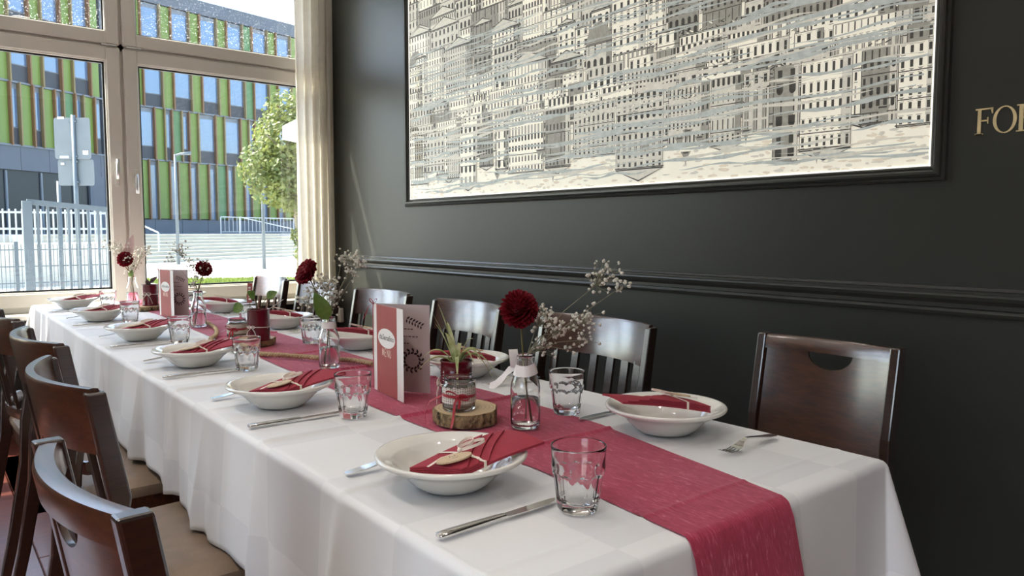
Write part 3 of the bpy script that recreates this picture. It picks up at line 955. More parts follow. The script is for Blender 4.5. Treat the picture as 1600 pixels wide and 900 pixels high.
ru.grid(NUr, len(vs_), run_pt, lambda i, j: ((lerp_tab(RL, vs_[j])*(1-i/(NUr-1)) + lerp_tab(RR_, vs_[j])*i/(NUr-1)), vs_[j]))
o = ru.build('table_runner', M_RUNNER, None, True)
tag(o, 'crimson fleece table runner along the middle of the white tablecloth', 'table runner')

# ------------------------------------------------------------------ chairs
def curve_x(yv, half, sag): return sag*(yv/half)**2

def rail_mesh(half, z0, z1, thick, sag, x0, rake, n=24, inset=0.0):
    """curved board; concave towards +x; follows a raked back"""
    mb = MB(); rows = [(z0, 0.0), (z0, 1.0), (z1-0.008, 1.0), (z1, 0.85), (z1+0.001, 0.5), (z1, 0.15), (z1-0.008, 0.0)]
    m = len(rows); vs = []; fs = []
    for i in range(n+1):
        yv = -half + 2*half*i/n
        cx_ = x0 + curve_x(yv, half, sag)
        for z, t in rows:
            vs.append((cx_ - rake*(z-0.46) + (t-0.5)*thick, yv, z))
    for i in range(n):
        for k in range(m):
            l = (k+1) % m
            fs.append((i*m+k, (i+1)*m+k, (i+1)*m+l, i*m+l))
    fs.append(tuple(range(m))); fs.append(tuple(n*m+k for k in range(m-1,-1,-1)))
    return mb.add(vs, fs)

def seat_mesh(hw):
    mb = MB(); N = 14
    def top(i, j):
        a, b = i/(N-1)*2-1, j/(N-1)*2-1
        x = 0.02 + a*0.212; yv = b*(hw + 0.012*a)
        e = max(abs(a), abs(b))
        return (x, yv, 0.474 - 0.018*max(0, (e-0.8)/0.2)**2)
    mb.grid(N, N, top)
    k = []
    for i in range(N): k.append(top(i, 0))
    for j in range(1, N): k.append(top(N-1, j))
    for i in range(N-2, -1, -1): k.append(top(i, N-1))
    for j in range(N-2, 0, -1): k.append(top(0, j))
    m = len(k)
    mb.add([(x, yv, z) for x, yv, z in k] + [(x*1.0+ (0.003 if x>0 else -0.003), yv*1.012, 0.445) for x, yv, z in k] + [(x, yv, 0.428) for x, yv, z in k],
           [(i, m+i, m+(i+1)%m, (i+1)%m) for i in range(m)] + [(m+i, 2*m+i, 2*m+(i+1)%m, m+(i+1)%m) for i in range(m)] + [tuple(2*m+i for i in range(m))])
    return mb

RAKE = 0.17
def chair_common(root, postw, half, sag, top):
    MB_ = seat_mesh(half+0.006); MB_.build('seat', M_SEAT, root, True, sharp=50)
    fm = MB()
    h1 = half-0.012
    for a, b in (((-0.17,-h1,0.40),(0.21,-h1-0.005,0.40)), ((-0.17,h1,0.40),(0.21,h1+0.005,0.40)), ((0.205,-h1,0.40),(0.205,h1,0.40)), ((-0.175,-h1,0.40),(-0.175,h1,0.40))):
        fm.bar(a, b, 0.022, 0.055)
    fm.build('seat_frame', M_WOODH, root)
    for s in (-1, 1):
        f = MB().bar((0.20, s*(half-0.005), 0.43), (0.215, s*half, 0.006), 0.036, 0.036, (1,0,0))
        l = f.build('front_leg', M_WOOD, root)
        MB().lathe([(0.012,0),(0.014,0.006)], 12, (0.215, s*half, 0)).build('glide', M_CHROME, l)
        # rear leg and back post in one curved piece
        e = curve_x(half, half, sag)
        path = [(-0.285, 0.0), (-0.245, 0.18), (-0.205, 0.40), (-0.205+0.004, 0.47)]
        path = [(px_, pz) for px_, pz in path]
        xt = -0.205 + e
        path += [(-0.205+0.35*e - RAKE*0.08, 0.54), (xt - RAKE*(0.66-0.46)*1.0, 0.66), (xt - RAKE*(top-0.46), top)]
        mb = MB(); vs = []; fs = []
        wds = [0.030, 0.034, 0.040, 0.040, 0.040, 0.038, postw]
        for (px_, pz), wd in zip(path, wds):
            yy = s*(half + 0.006)
            for dx, dy in ((-1,-1),(1,-1),(1,1),(-1,1)):
                vs.append((px_ + dx*wd/2, yy + dy*0.0125, pz))
        m = len(path)
        for i in range(m-1):
            for k in range(4):
                fs.append((i*4+k, i*4+(k+1)%4, (i+1)*4+(k+1)%4, (i+1)*4+k))
        fs += [(3,2,1,0), tuple((m-1)*4+k for k in range(4))]
        mb.add(vs, fs)
        o = mb.build('back_post', M_WOOD, root)
        bv = o.modifiers.new('soft', 'BEVEL'); bv.width = 0.004; bv.segments = 2

def make_slat_chair():
    root = thing('slat_back_chair', 'x', 'chair')
    half, sag, top = 0.234, 0.062, 0.868
    chair_common(root, 0.034, half, sag, top-0.006)
    rail_mesh(half+0.004, 0.742, top, 0.021, sag, -0.205, RAKE).build('top_rail', M_WOODH, root, True, sharp=40)
    rail_mesh(half, 0.515, 0.55, 0.019, sag, -0.205, RAKE).build('lower_rail', M_WOODH, root, True, sharp=40)
    for k in range(6):
        yv = -0.19 + 0.38*k/5
        cxx = -0.205 + curve_x(yv, half, sag)
        a = (cxx - RAKE*(0.54-0.46), yv, 0.54); b = (cxx - RAKE*(0.75-0.46), yv, 0.75)
        MB().bar(a, b, 0.030, 0.010, (1,0,0)).build('slat', M_WOOD, root)
    return root

def make_panel_chair():
    root = thing('panel_back_chair', 'x', 'chair')
    half, sag, top = 0.172, 0.030, 0.872
    chair_common(root, 0.036, half, sag, top+0.003)
    rail_mesh(half, 0.836, top, 0.030, sag, -0.205, RAKE).build('top_rail', M_WOODH, root, True, sharp=40)
    rail_mesh(half, 0.50, 0.54, 0.022, sag, -0.205, RAKE).build('lower_rail', M_WOODH, root, True, sharp=40)
    mb = MB(); N = 72; rr = 0.062; vs = []; fs = []
    for i in range(N+1):
        yv = -half + 2*half*i/N
        zt = 0.838
        if abs(yv) < rr: zt = 0.838 - 0.72*math.sqrt(rr*rr - yv*yv)
        cx_ = -0.205 + curve_x(yv, half, sag)
        for z, t in ((0.53, -0.004), (0.53, 0.004), (zt, 0.004), (zt, -0.004)):
            vs.append((cx_ - RAKE*(z-0.46) + t, yv, z))
    for i in range(N):
        for k in range(4):
            l = (k+1) % 4
            fs.append((i*4+k, (i+1)*4+k, (i+1)*4+l, i*4+l))
    mb.add(vs, fs).build('back_panel', M_WOODH, root, True, sharp=35)
    return root

slat0 = make_slat_chair(); panel0 = make_panel_chair()
used = {slat0: False, panel0: False}
def put_chair(src, x, y, rz, label, group):
    o = src if not used[src] else copy_tree(src)
    used[src] = True
    o.location = (x, y, 0); o.rotation_euler = (0, 0, rz); o['label'] = label; o['group'] = group
    return o
GL, GR = 'chairs along the near side of the table', 'chairs along the wall side of the table'
put_chair(panel0, 0.388, 0.990, R(4.5), 'dark wooden chair with tan seat and cut-out panel back, nearest the camera', GL)
put_chair(slat0, 0.450, 1.755, R(1.5), 'dark slat-back chair with tan seat, directly behind the near panel-back chair', GL)
put_chair(slat0, 0.482, 2.43, R(3), 'dark slat-back chair third from the camera along the left of the table', GL)
put_chair(slat0, 0.46, 3.13, R(2), 'dark slat-back chair at the left picture edge, fourth from the camera', GL)
put_chair(panel0, 1.575, 0.982, R(180), 'dark panel-back chair with half-moon cut-out, alone before the charcoal wall', GR)
put_chair(slat0, 1.52, 1.730, R(180), 'dark slat-back chair behind the white blossoms of the nearest vase', GR)
put_chair(slat0, 1.515, 2.452, R(177), 'dark slat-back chair behind the spider plant and near menu card', GR)
put_chair(slat0, 1.535, 3.17, R(181), 'dark slat-back chair at the wall just left of the large menu card', GR)
put_chair(slat0, 1.53, 3.88, R(180), 'dark slat-back chair half hidden behind the gerbera vase', GR)
put_chair(slat0, 1.52, 4.55, R(180), 'dark slat-back chair on the wall side closest to the window', GR)

# ------------------------------------------------------------------ place settings
prof_plate = [(0.0,0.0035),(0.044,0.0035),(0.047,0.0),(0.054,0.0),(0.058,0.003),(0.070,0.012),(0.086,0.028),(0.104,0.039),(0.1195,0.0455),(0.1225,0.048),(0.1232,0.051),(0.1212,0.0535),
              (0.117,0.0535),(0.109,0.0495),(0.098,0.0450),(0.0945,0.0425),(0.088,0.034),(0.076,0.020),(0.066,0.013),(0.055,0.0105),(0.0,0.010)]
ME_PLATE = MB().lathe([(r*0.985, z*1.0) for r, z in prof_plate], 72).mesh('plate', M_PORC, True)

def tumbler():
    mb = MB(); SEG = 90; NF = 10
    rows = [0.0, 0.0015, 0.004, 0.010, 0.018, 0.028, 0.038, 0.046, 0.052, 0.0555, 0.058, 0.0605, 0.063, 0.066, 0.072, 0.082, 0.092, 0.0945, 0.0955]
    def ro(z): return 0.0300 + (0.0405-0.0300)*(z/0.096)**0.85
    vs = []
    for z in rows:
        for k in range(SEG):
            a = 2*PI*k/SEG
            seg = 2*PI/NF
            fa = (a % seg) - seg/2
            poly = cos(seg/2)/cos(fa)
            arch = 0.0585 - 0.0050*(abs(fa)/(seg/2))**2
            t = min(1, max(0, (arch - z)/0.003))
            r = ro(z)
            if z > 0.095: r -= 0.0007
            if z < 0.004: r -= 0.002*(1-z/0.004)
            r = (r+0.0016*(1-min(1, max(0,(z-0.066)/0.010)))*(1-t))*(1-t) + t*(r*poly - 0.0004)
            vs.append((r*cos(a), r*sin(a), z))
    nr = len(rows)
    inner = [(0.0391,0.0955),(0.0384,0.0943),(0.0378,0.088),(0.0362,0.070),(0.0345,0.058),(0.0325,0.045),(0.0295,0.026),(0.0270,0.016),(0.023,0.0125),(0.012,0.0115),(0.0005,0.0112)]
    for r, z in inner:
        for k in range(SEG):
            a = 2*PI*k/SEG; vs.append((r*cos(a), r*sin(a), z))
    m = nr + len(inner); fs = []
    for i in range(m-1):
        for k in range(SEG):
            l = (k+1) % SEG
            fs.append((i*SEG+k, i*SEG+l, (i+1)*SEG+l, (i+1)*SEG+k))
    fs.append(tuple(range(SEG-1,-1,-1))); fs.append(tuple((m-1)*SEG+k for k in range(SEG)))
    return mb.add(vs, fs).mesh('drinking_glass', M_GLASS, True)
ME_GLASS = tumbler()

def knife():
    t = thing('table_knife', 'x', 'knife')
    h = MB(); n = 12
    # handle from x=0 (butt) to 0.105
    secs = [(0.0, 0.0055, 0.0026), (0.002, 0.0078, 0.0036), (0.02, 0.0082, 0.0040), (0.06, 0.0070, 0.0036), (0.10, 0.0056, 0.0030), (0.112, 0.0052, 0.0024)]
    vs = []; fs = []
    for x, wv, hv in secs:
        for k in range(n):
            a = 2*PI*k/n
            ca, sa = cos(a), sin(a)
            vs.append((x, wv*math.copysign(abs(ca)**0.6, ca), 0.0042 + hv*math.copysign(abs(sa)**0.6, sa)))
    for i in range(len(secs)-1):
        for k in range(n): fs.append((i*n+k, i*n+(k+1)%n, (i+1)*n+(k+1)%n, (i+1)*n+k))
    fs += [tuple(range(n-1,-1,-1)), tuple((len(secs)-1)*n+k for k in range(n))]
    h.add(vs, fs).build('handle', M_STEEL, t, True, sharp=50)
    b = MB(); poly = [(0.110,-0.005),(0.118,-0.0085),(0.16,-0.0095),(0.19,-0.0085),(0.207,-0.003),(0.214,0.004),(0.205,0.0065),(0.16,0.0065),(0.118,0.0058),(0.110,0.005)]
    b.prism(poly, 0.0030, 0.0046).build('blade', M_STEEL, t)
    return t

def fork():
    t = thing('table_fork', 'x', 'fork')
    mb = MB(); n = 22
    def wz(s):   # s along from handle end
        wd = lerp_tab([(0,0.012),(0.006,0.018),(0.03,0.019),(0.07,0.012),(0.10,0.0075),(0.115,0.0075),(0.125,0.014),(0.135,0.022),(0.142,0.0235)], s)
        z = lerp_tab([(0,0.003),(0.03,0.006),(0.08,0.014),(0.105,0.0175),(0.120,0.0135),(0.135,0.0060),(0.142,0.0045)], s)
        return wd, z
    vs = []; fs = []
    for i in range(n+1):
        s = 0.142*i/n; wd, z = wz(s)
        vs += [(s, -wd/2, z), (s, wd/2, z), (s, wd/2, z+0.0022), (s, -wd/2, z+0.0022)]
    for i in range(n):
        a, b = i*4, i*4+4
        fs += [(a,b,b+1,a+1),(a+1,b+1,b+2,a+2),(a+2,b+2,b+3,a+3),(a+3,b+3,b,a)]
    fs += [(0,1,2,3), (n*4+3,n*4+2,n*4+1,n*4)]
    mb.add(vs, fs).build('handle', M_STEEL, t, True, sharp=50)
    for k in range(4):
        yv = -0.0098 + 0.0196*k/3
        p = [(0.140, yv, 0.0055), (0.155, yv, 0.0042), (0.172, yv*0.97, 0.0060), (0.186, yv*0.93, 0.0105)]
        MB().tube(p, [0.0018, 0.0017, 0.0014, 0.0008], 6).build('tine', M_STEEL, t, True)
    return t

def napkin():
    t = thing('folded_napkin', 'x', 'napkin')
    A, B, Tp, L = Vector((-0.079, -0.010, 0.0340)), Vector((0.118, 0.010, 0.068)), Vector((0.126, -0.078, 0.0665)), Vector((-0.030, -0.082, 0.0420))
    def P(u, v, h=0.0):
        p = (A*(1-v) + L*v)*(1-u) + (B*(1-v) + Tp*v)*u
        # sag into the plate and puff
        p = p + Vector((0,0,0.003*sin(PI*u) + 0.003*sin(PI*v)))
        return p + Vector((0,0,h))
    LINES = (0.39, 0.51, 0.63); STEP = 0.0032
    def hl(u, v): return sum(STEP for q in LINES if u < q - 0.64*(v-0.5))
    def sheet(ue, h0, h1, skew=0.0, n=10, m=9):
        mb = MB()
        def fn(i, j):
            v = j/(m-1); uu = (ue + skew*(v-0.5))*i/(n-1)
            return P(uu, v, h1)
        def fb(i, j):
            v = j/(m-1); uu = (ue + skew*(v-0.5))*i/(n-1)
            return P(uu, v, h0)
        mb.grid(n, m, fn)
        b = len(mb.v)
        mb.add([fb(i, j) for j in range(m) for i in range(n)], [(j*n+i, (j+1)*n+i, (j+1)*n+i+1, j*n+i+1) for j in range(m-1) for i in range(n-1)])
        ring = [i for i in range(n)] + [j*n+n-1 for j in range(1,m)] + [(m-1)*n+i for i in range(n-2,-1,-1)] + [j*n for j in range(m-2,0,-1)]
        for q in range(len(ring)):
            a_, b_ = ring[q], ring[(q+1) % len(ring)]
            mb.f.append((a_, b+a_, b+b_, b_)); mb.m.append(0)
        return mb
    sheet(1.0, -0.004, 0.0).build('napkin_base', M_NAPKIN, t)
    for k, q in enumerate(LINES):
        h = STEP*(3-k)
        sheet(q, h-0.0024, h, -0.64).build('pleat', M_NAPKIN, t)
    # ribbon round the napkin, bow and wooden tag
    rb = MB()
    pts = [P(0.27, v, 0.0014 + hl(0.27, v)) for v in [i/12 for i in range(13)]]
    pts = [P(0.27, 0.0, -0.005)] + pts + [P(0.27, 1.0, -0.005)]
    rb.ribbon(pts, (P(0.6,0.5)-P(0.3,0.5)), 0.0052, 0.0006).build('ribbon', M_CREAMRIB, t)
    c = P(0.27, 0.46, 0.0025 + hl(0.27, 0.46))
    e1 = (P(0.6,0.5)-P(0.3,0.5)).normalized(); e2 = (P(0.4,0.3)-P(0.4,0.7)).normalized(); up = Vector((0,0,1))
    for d1, d2 in ((0.040, 0.016), (0.040, -0.006)):
        lp = MB(); pts = []
        for i in range(17):
            a = 2*PI*i/16
            rr = sin(a/2)
            along = (1-cos(a))/2
            pts.append(c + (e1*d1 + e2*d2)*along*1.0 + (e2*0.010)*sin(a) + up*(0.003 + 0.004*rr))
        lp.ribbon(pts, up*0.8 + e2*0.3, 0.0045, 0.0006).build('bow_loop', M_CREAMRIB, t)
    for tt in ([c, c-e1*0.03+e2*0.004+up*0.001, c-e1*0.062-e2*0.004+up*0.000], ):
        MB().ribbon(tt, e2, 0.0045, 0.0006).build('bow_tail', M_CREAMRIB, t)
    MB().ico(c+up*0.003, 0.0045).build('knot', M_CREAMRIB, t, True)
    tg = MB(); n = 28
    ctr = c - e1*0.026 - e2*0.016 + up*0.0005
    nz = e1.cross(e2).normalized()
    if nz.z < 0: nz = -nz
    # small seat tilt so that the tag lies on the cloth
    poly = [(0.028*cos(2*PI*i/n), 0.0135*sin(2*PI*i/n)) for i in range(n)]
    ax, ay = (e1*0.93 - e2*0.36).normalized(), None
    ay = nz.cross(ax)
    vs = [ctr + ax*x + ay*yv + nz*z for z in (0.0, 0.0026) for x, yv in poly]
    tg.add(vs, [tuple(range(n-1,-1,-1)), tuple(range(n,2*n))] + [(i,(i+1)%n,n+(i+1)%n,n+i) for i in range(n)])
    tgo = tg.build('wooden_tag', M_TAGWOOD, t)
    ink = MB()
    for (x, yv, ww, hh) in ((-0.006,0.002,0.0012,0.006),(-0.003,0.002,0.0035,0.0012),(0.002,0.002,0.0012,0.006),(0.004,-0.001,0.003,0.0012),(-0.004,-0.004,0.009,0.001)):
        q = [ctr + ax*(x+a) + ay*(yv+b) + nz*0.0028 for a, b in ((0,0),(ww,0),(ww,hh),(0,hh))]
        ink.add(q, [(0,1,2,3)])
    ink.build('tag_lettering', M_INKTAG, tgo)
    return t

kn0, fk0, np0 = knife(), fork(), napkin()
first = {kn0: True, fk0: True, np0: True}
def place(src, loc, rz, label, group):
    o = src if first[src] else copy_tree(src)
    first[src] = False
    o.location = loc; o.rotation_euler = (0,0,rz); o['label'] = label; o['group'] = group
    return o

left_y = [0.972, 1.680, 2.347, 3.042, 3.812, 4.500]
right = [(1.176, 0.972), (1.200, 1.705), (1.196, 2.335), (1.207, 3.040), (1.207, 3.840), (1.205, 4.520)]
near_w = ['nearest the camera on the near side', 'second from the camera on the near side', 'third from the camera on the near side',
          'fourth from the camera on the near side', 'fifth from the camera on the near side', 'at the sunlit window end of the near side']
far_w = ['on the wall side before the panel-back chair', 'on the wall side behind the spider plant', 'on the wall side left of the large menu card',
         'on the wall side behind the gerbera vase', 'on the wall side behind the leafy red can', 'on the wall side closest to the window']
Z1 = TZ + 0.003
gl_pos = [(0.737, 0.767), (0.735, 1.470), (0.748, 2.17), (0.743, 2.848), (0.740, 3.62), (0.785, 4.335)]
gr_pos = [(1.118, 1.202), (1.130, 1.915), (1.112, 2.548), (1.13, 3.255), (1.13, 4.06), (1.13, 4.70)]
for i, yv in enumerate(left_y):
    tag(link('soup_plate', ME_PLATE, None, (0.655, yv, Z1)), 'white deep porcelain plate ' + near_w[i], 'plate', 'deep white plates')
    place(np0, (0.655, yv, Z1), R((-4, 3, -2, 2, 0, 3)[i]), 'red napkin in the plate ' + near_w[i], 'folded red napkins')
    place(kn0, (0.520, yv-0.168, Z1), R((1.5, 0, -1, 1, 0, 1)[i]), 'steel knife right of the plate ' + near_w[i], 'table knives')
    place(fk0, (0.540, yv+0.140, Z1), R((-2, 1, 0, 1, -1, 0)[i]), 'steel fork half hidden behind the plate ' + near_w[i], 'table forks')
    tag(link('drinking_glass', ME_GLASS, None, (*gl_pos[i], Z1), rz=i*0.37), 'clear faceted tumbler by the setting ' + near_w[i], 'glass', 'faceted tumblers')
for i, (xv, yv) in enumerate(right):
    tag(link('soup_plate', ME_PLATE, None, (xv, yv, Z1), rz=0.3), 'white deep porcelain plate ' + far_w[i], 'plate', 'deep white plates')
    place(np0, (xv-0.018, yv-0.044, Z1+0.009), R(180 + (-24, -18, -20, -18, -20, -18)[i]), 'red napkin in the plate ' + far_w[i], 'folded red napkins')
    place(fk0, (xv+0.125, yv-0.168, Z1), R(180 + (4, 1, 0, 1, -1, 0)[i]), 'steel fork beside the plate ' + far_w[i], 'table forks')
    place(kn0, (1.30, yv+0.165, Z1), R(180 + (1, 0, -1, 1, 0, 1)[i]), 'steel knife beyond the plate ' + far_w[i], 'table knives')
    tag(link('drinking_glass', ME_GLASS, None, (*gr_pos[i], Z1), rz=i*0.41+0.2), 'clear faceted tumbler by the setting ' + far_w[i], 'glass', 'faceted tumblers')

# ------------------------------------------------------------------ centrepieces
ZR = TZ + 0.0050     # on the runner
def bottle_mesh():
    prof = [(0.0,0.003),(0.020,0.0025),(0.026,0.0),(0.0295,0.003),(0.0305,0.010),(0.0305,0.082),(0.0290,0.093),(0.0245,0.106),(0.0205,0.117),(0.0185,0.127),(0.0182,0.138),(0.0198,0.1415),(0.0200,0.147),(0.0185,0.150),
            (0.0165,0.1495),(0.0160,0.142),(0.0160,0.127),(0.0182,0.1165),(0.0222,0.1055),(0.0268,0.092),(0.0282,0.082),(0.0282,0.012),(0.0265,0.0075),(0.020,0.006),(0.0,0.0065)]
    return MB().lathe(prof, 56).mesh('bottle', M_GLASS, True)
ME_BOTTLE = bottle_mesh()
ME_WATER = MB().lathe([(0.0,0.0072),(0.020,0.0068),(0.0262,0.0085),(0.0279,0.0125),(0.0279,0.060),(0.0,0.060)], 48).mesh('water', M_WATER, True)

def vase(x, y, label, collar=None):
    t = thing('bottle_vase', label, 'vase', (x, y, ZR), 0, 'bottle vases on the runner')
    link('bottle', ME_BOTTLE, t)
    link('water', ME_WATER, t)
    if collar == 'bow':
        mb = MB(); n = 40
        def fn(i, j):
            a = 2*PI*i/(n-1); z = 0.112 + 0.022*j/5 + 0.005*sin(a+1)
            r = 0.0252 - 0.006*j/5 + 0.0008*sin(5*a)
            return (r*cos(a), r*sin(a), z)
        mb.grid(n, 6, fn).build('neck_ribbon', M_WHITERIB, t, True)
        # loop and tail on the left as seen from the room
        d = Vector((-0.78, 0.62, 0)).normalized()
        c = d*0.021 + Vector((0,0,0.124))
        nv_ = Vector((-0.62,-0.78,0))
        pts = [c + Vector((0,0,0.036*(1-cos(2*PI*i/16))/2)) + nv_*0.008*sin(2*PI*i/16) + d*0.004*(1-cos(2*PI*i/16))/2 for i in range(17)]
        MB().ribbon(pts, d*0.92 + nv_*0.3, 0.019, 0.0006).build('ribbon_loop', M_WHITERIB, t, True)
        pts = [c, c+d*0.014+Vector((0,0,-0.008)), c+d*0.026+Vector((0,0,-0.024)), c+d*0.040+Vector((0,0,-0.036)), c+d*0.052+Vector((0,0,-0.039))]
        MB().ribbon(pts, Vector((0.35,0.3,0.9)), [0.014,0.018,0.020,0.018,0.012], 0.0006).build('ribbon_tail', M_WHITERIB, t, True)
    elif collar == 'paper':
        mb = MB(); n = 40
        mb.grid(n, 4, lambda i, j: ((0.0222-0.002*j/3)*cos(2*PI*i/(n-1)), (0.0222-0.002*j/3)*sin(2*PI*i/(n-1)), 0.117+0.020*j/3))
        mb.build('neck_ribbon', M_WHITERIB, t, True)
    return t

def bloom(c, r, n, face, flat=1.0, plen=0.55, seed=1):
    """double flower head: n petals on a fibonacci ball, squeezed along the facing direction"""
    rg = random.Random(seed); mb = MB()
    face = Vector(face).normalized(); q = face.to_track_quat('Z', 'Y'); c = Vector(c)
    for i in range(n):
        t = (i+0.5)/n
        zc = 1 - 1.72*t
        a = i*2.399963
        s = math.sqrt(max(0, 1-zc*zc))
        d = Vector((s*cos(a), s*sin(a), zc))
        size = r*plen*(0.45 + 0.55*min(1, t*1.6))
        base = d*r*0.52; base.z *= flat
        tip = d*r*(0.93+0.1*rg.random()); tip.z *= flat
        tip += Vector((0,0,0.12*r*(1-t)))
        sd_ = d.cross(Vector((0,0,1)) if abs(d.z) < 0.95 else Vector((1,0,0))).normalized()
        nn = sd_.cross(d).normalized()
        wd = size*0.42
        mid = base.lerp(tip, 0.6)
        vs = [base - sd_*wd*0.4, base + sd_*wd*0.4, mid + sd_*wd + nn*wd*0.45, tip + sd_*wd*0.5 + nn*wd*0.2, tip + d*wd*0.25, tip - sd_*wd*0.5 + nn*wd*0.2, mid - sd_*wd + nn*wd*0.45, mid - nn*wd*0.15]
        vs = [c + (q @ v) for v in vs]
        mb.add(vs, [(0,1,7),(1,2,7),(2,3,7),(3,4,7),(4,5,7),(5,6,7),(6,0,7)])
    mb.ico(c, r*0.6)
    return mb

def gypso(name, label, mouth, clusters, seed, foot, group='sprays of white blossom', dots=0.0042):
    rg = random.Random(seed)
    t = thing(name, label, 'flowers', foot, 0, group)
    st = MB(); bl = MB(); F0 = Vector(foot); mouth = Vector(mouth)
    low = F0 + Vector((rg.uniform(-0.01,0.01), rg.uniform(-0.01,0.01), 0.012))
    st.tube([low-F0, mouth-F0], 0.0011, 5)
    for (cx_, cy_, cz_, rad, n) in clusters:
        c = Vector((cx_, cy_, cz_))
        k1 = mouth.lerp(c, 0.5) + Vector((rg.gauss(0,0.006), rg.gauss(0,0.006), 0.01))
        hub = c - (c-mouth).normalized()*rad*0.7
        st.tube([mouth-F0, k1-F0, hub-F0], [0.0011, 0.0009, 0.0007], 5)
        for i in range(int(n*1.5)):
            p = c + Vector((rg.gauss(0,0.5), rg.gauss(0,0.5), rg.gauss(0,0.45)))*rad
            j = hub.lerp(p, 0.5) + Vector((rg.gauss(0,0.003), rg.gauss(0,0.003), rg.gauss(0,0.003)))
            st.tube([hub-F0, j-F0, p-F0], 0.00035, 4, False)
            rr = dots*rg.uniform(0.6, 1.25)
            # a blossom: a ball with four small lobes
            bl.ico(p-F0, rr*0.8)
            for _ in range(4):
                off = Vector((rg.gauss(0,1), rg.gauss(0,1), rg.gauss(0,1))).normalized()*rr*0.55
                bl.ico(p-F0+off, rr*0.55)
    st.build('stems', M_TWIG, t, kind='stuff')
    bl.build('blossoms', M_BLOSSOM, t, True, kind='stuff')
    return t

def flower(name, label, foot, pts, c, r, face, n, flat, plen, seed, leaf=None, group='red flower heads in the bottle vases'):
    F0 = Vector(foot)
    t = thing(name, label, 'flower', foot, 0, group)
    MB().tube([Vector(p)-F0 for p in pts], 0.0018, 7).build('stem', M_STEM, t, True)
    bloom(Vector(c)-F0, r, n, face, flat, plen, seed).build('flower_head', M_PETAL, t, kind='stuff')
    if leaf: leaf_mesh(*leaf, F0).build('leaf', M_LEAF, t, True)
    return t

def leaf_mesh(base, tip, nrm, width, F0, curl=0.15, n=9):
    base, tip, nrm = Vector(base)-F0, Vector(tip)-F0, Vector(nrm).normalized()
    d = tip-base; L = d.length; d.normalize(); sd_ = d.cross(nrm).normalized(); nrm = sd_.cross(d)
    mb = MB()
    def fn(i, j):
        t = j/(n-1); s = (i-2)/2
        wd = width*0.5*(sin(PI*t**0.8)**0.8 if 0 < t < 1 else 0.0) + 0.0003
        return base + d*L*t + sd_*s*wd + nrm*(curl*L*sin(PI*t)*0.6 + abs(s)*wd*0.25)
    return mb.grid(5, n, fn)

# --- nearest group
v1 = (0.966, 1.163)
vase(*v1, 'clear bottle vase with white ribbon bow, nearest the camera', 'bow')
flower('dahlia', 'crimson pompon dahlia in the nearest vase', (v1[0], v1[1], ZR+0.008),
       [(v1[0]+0.008, v1[1]-0.006, ZR+0.012), (v1[0], v1[1], ZR+0.10), (v1[0]-0.004, v1[1]+0.003, ZR+0.15), (0.962, 1.172, 0.965)],
       (0.957, 1.172, 0.992), 0.039, (-0.35, -0.35, 0.85), 170, 0.95, 0.62, 3)
gypso('gypsophila', 'white baby\'s breath spray reaching right from the nearest vase', (v1[0]+0.004, v1[1]-0.002, ZR+0.149),
      [(1.150,1.125,1.052,0.034,34), (1.185,1.100,1.035,0.018,10), (1.010,1.160,0.975,0.030,34), (1.045,1.150,0.950,0.026,22), (1.005,1.158,0.915,0.024,22),
       (1.12,1.135,0.968,0.030,20), (1.085,1.140,0.955,0.022,12), (1.105,1.13,0.925,0.026,8), (1.075,1.14,0.905,0.024,6)], 4, (v1[0], v1[1], ZR+0.008))

def log_slice(x, y, r, h, label, sq=0.9, rz=0.0, seed=0):
    t = thing('log_slice', label, 'wood slice', (x, y, ZR), rz, 'log slices on the runner')
    n = 60
    def rad(a): return r*(1 + 0.035*sin(2*a+seed) + 0.025*sin(3*a+1.3+seed) + 0.02*sin(7*a+2*seed) + 0.012*sin(13*a))
    mb = MB(); mb.mi = 0
    rings = [(0.985, 0.0), (1.0, h*0.3), (1.0, h*0.7), (0.985, h)]
    vs = []; fs = []
    for q, (s, z) in enumerate(rings):
        for k in range(n):
            a = 2*PI*k/n; rr = rad(a)*s*(1 + 0.022*(hash1(k, q)-0.5)*2)
            vs.append((rr*cos(a), rr*sin(a)*sq, z))
    for q in range(3):
        for k in range(n): fs.append((q*n+k, q*n+(k+1)%n, (q+1)*n+(k+1)%n, (q+1)*n+k))
    fs.append(tuple(range(n-1,-1,-1)))
    mb.add(vs, fs).build('bark', M_BARK, t)
    tp = MB(); tp.prism([(rad(2*PI*k/n)*0.955*cos(2*PI*k/n), rad(2*PI*k/n)*0.955*sin(2*PI*k/n)*sq) for k in range(n)], h*0.6, h+0.001)
    tp.build('cut_face', M_RINGS, t)
    mid = MB(); mid.prism([(rad(2*PI*k/n)*0.985*cos(2*PI*k/n), rad(2*PI*k/n)*0.985*sin(2*PI*k/n)*sq) for k in range(n)], h*0.6, h-0.0002)
    mid.build('bark_rim', M_BARK, t)
    return t

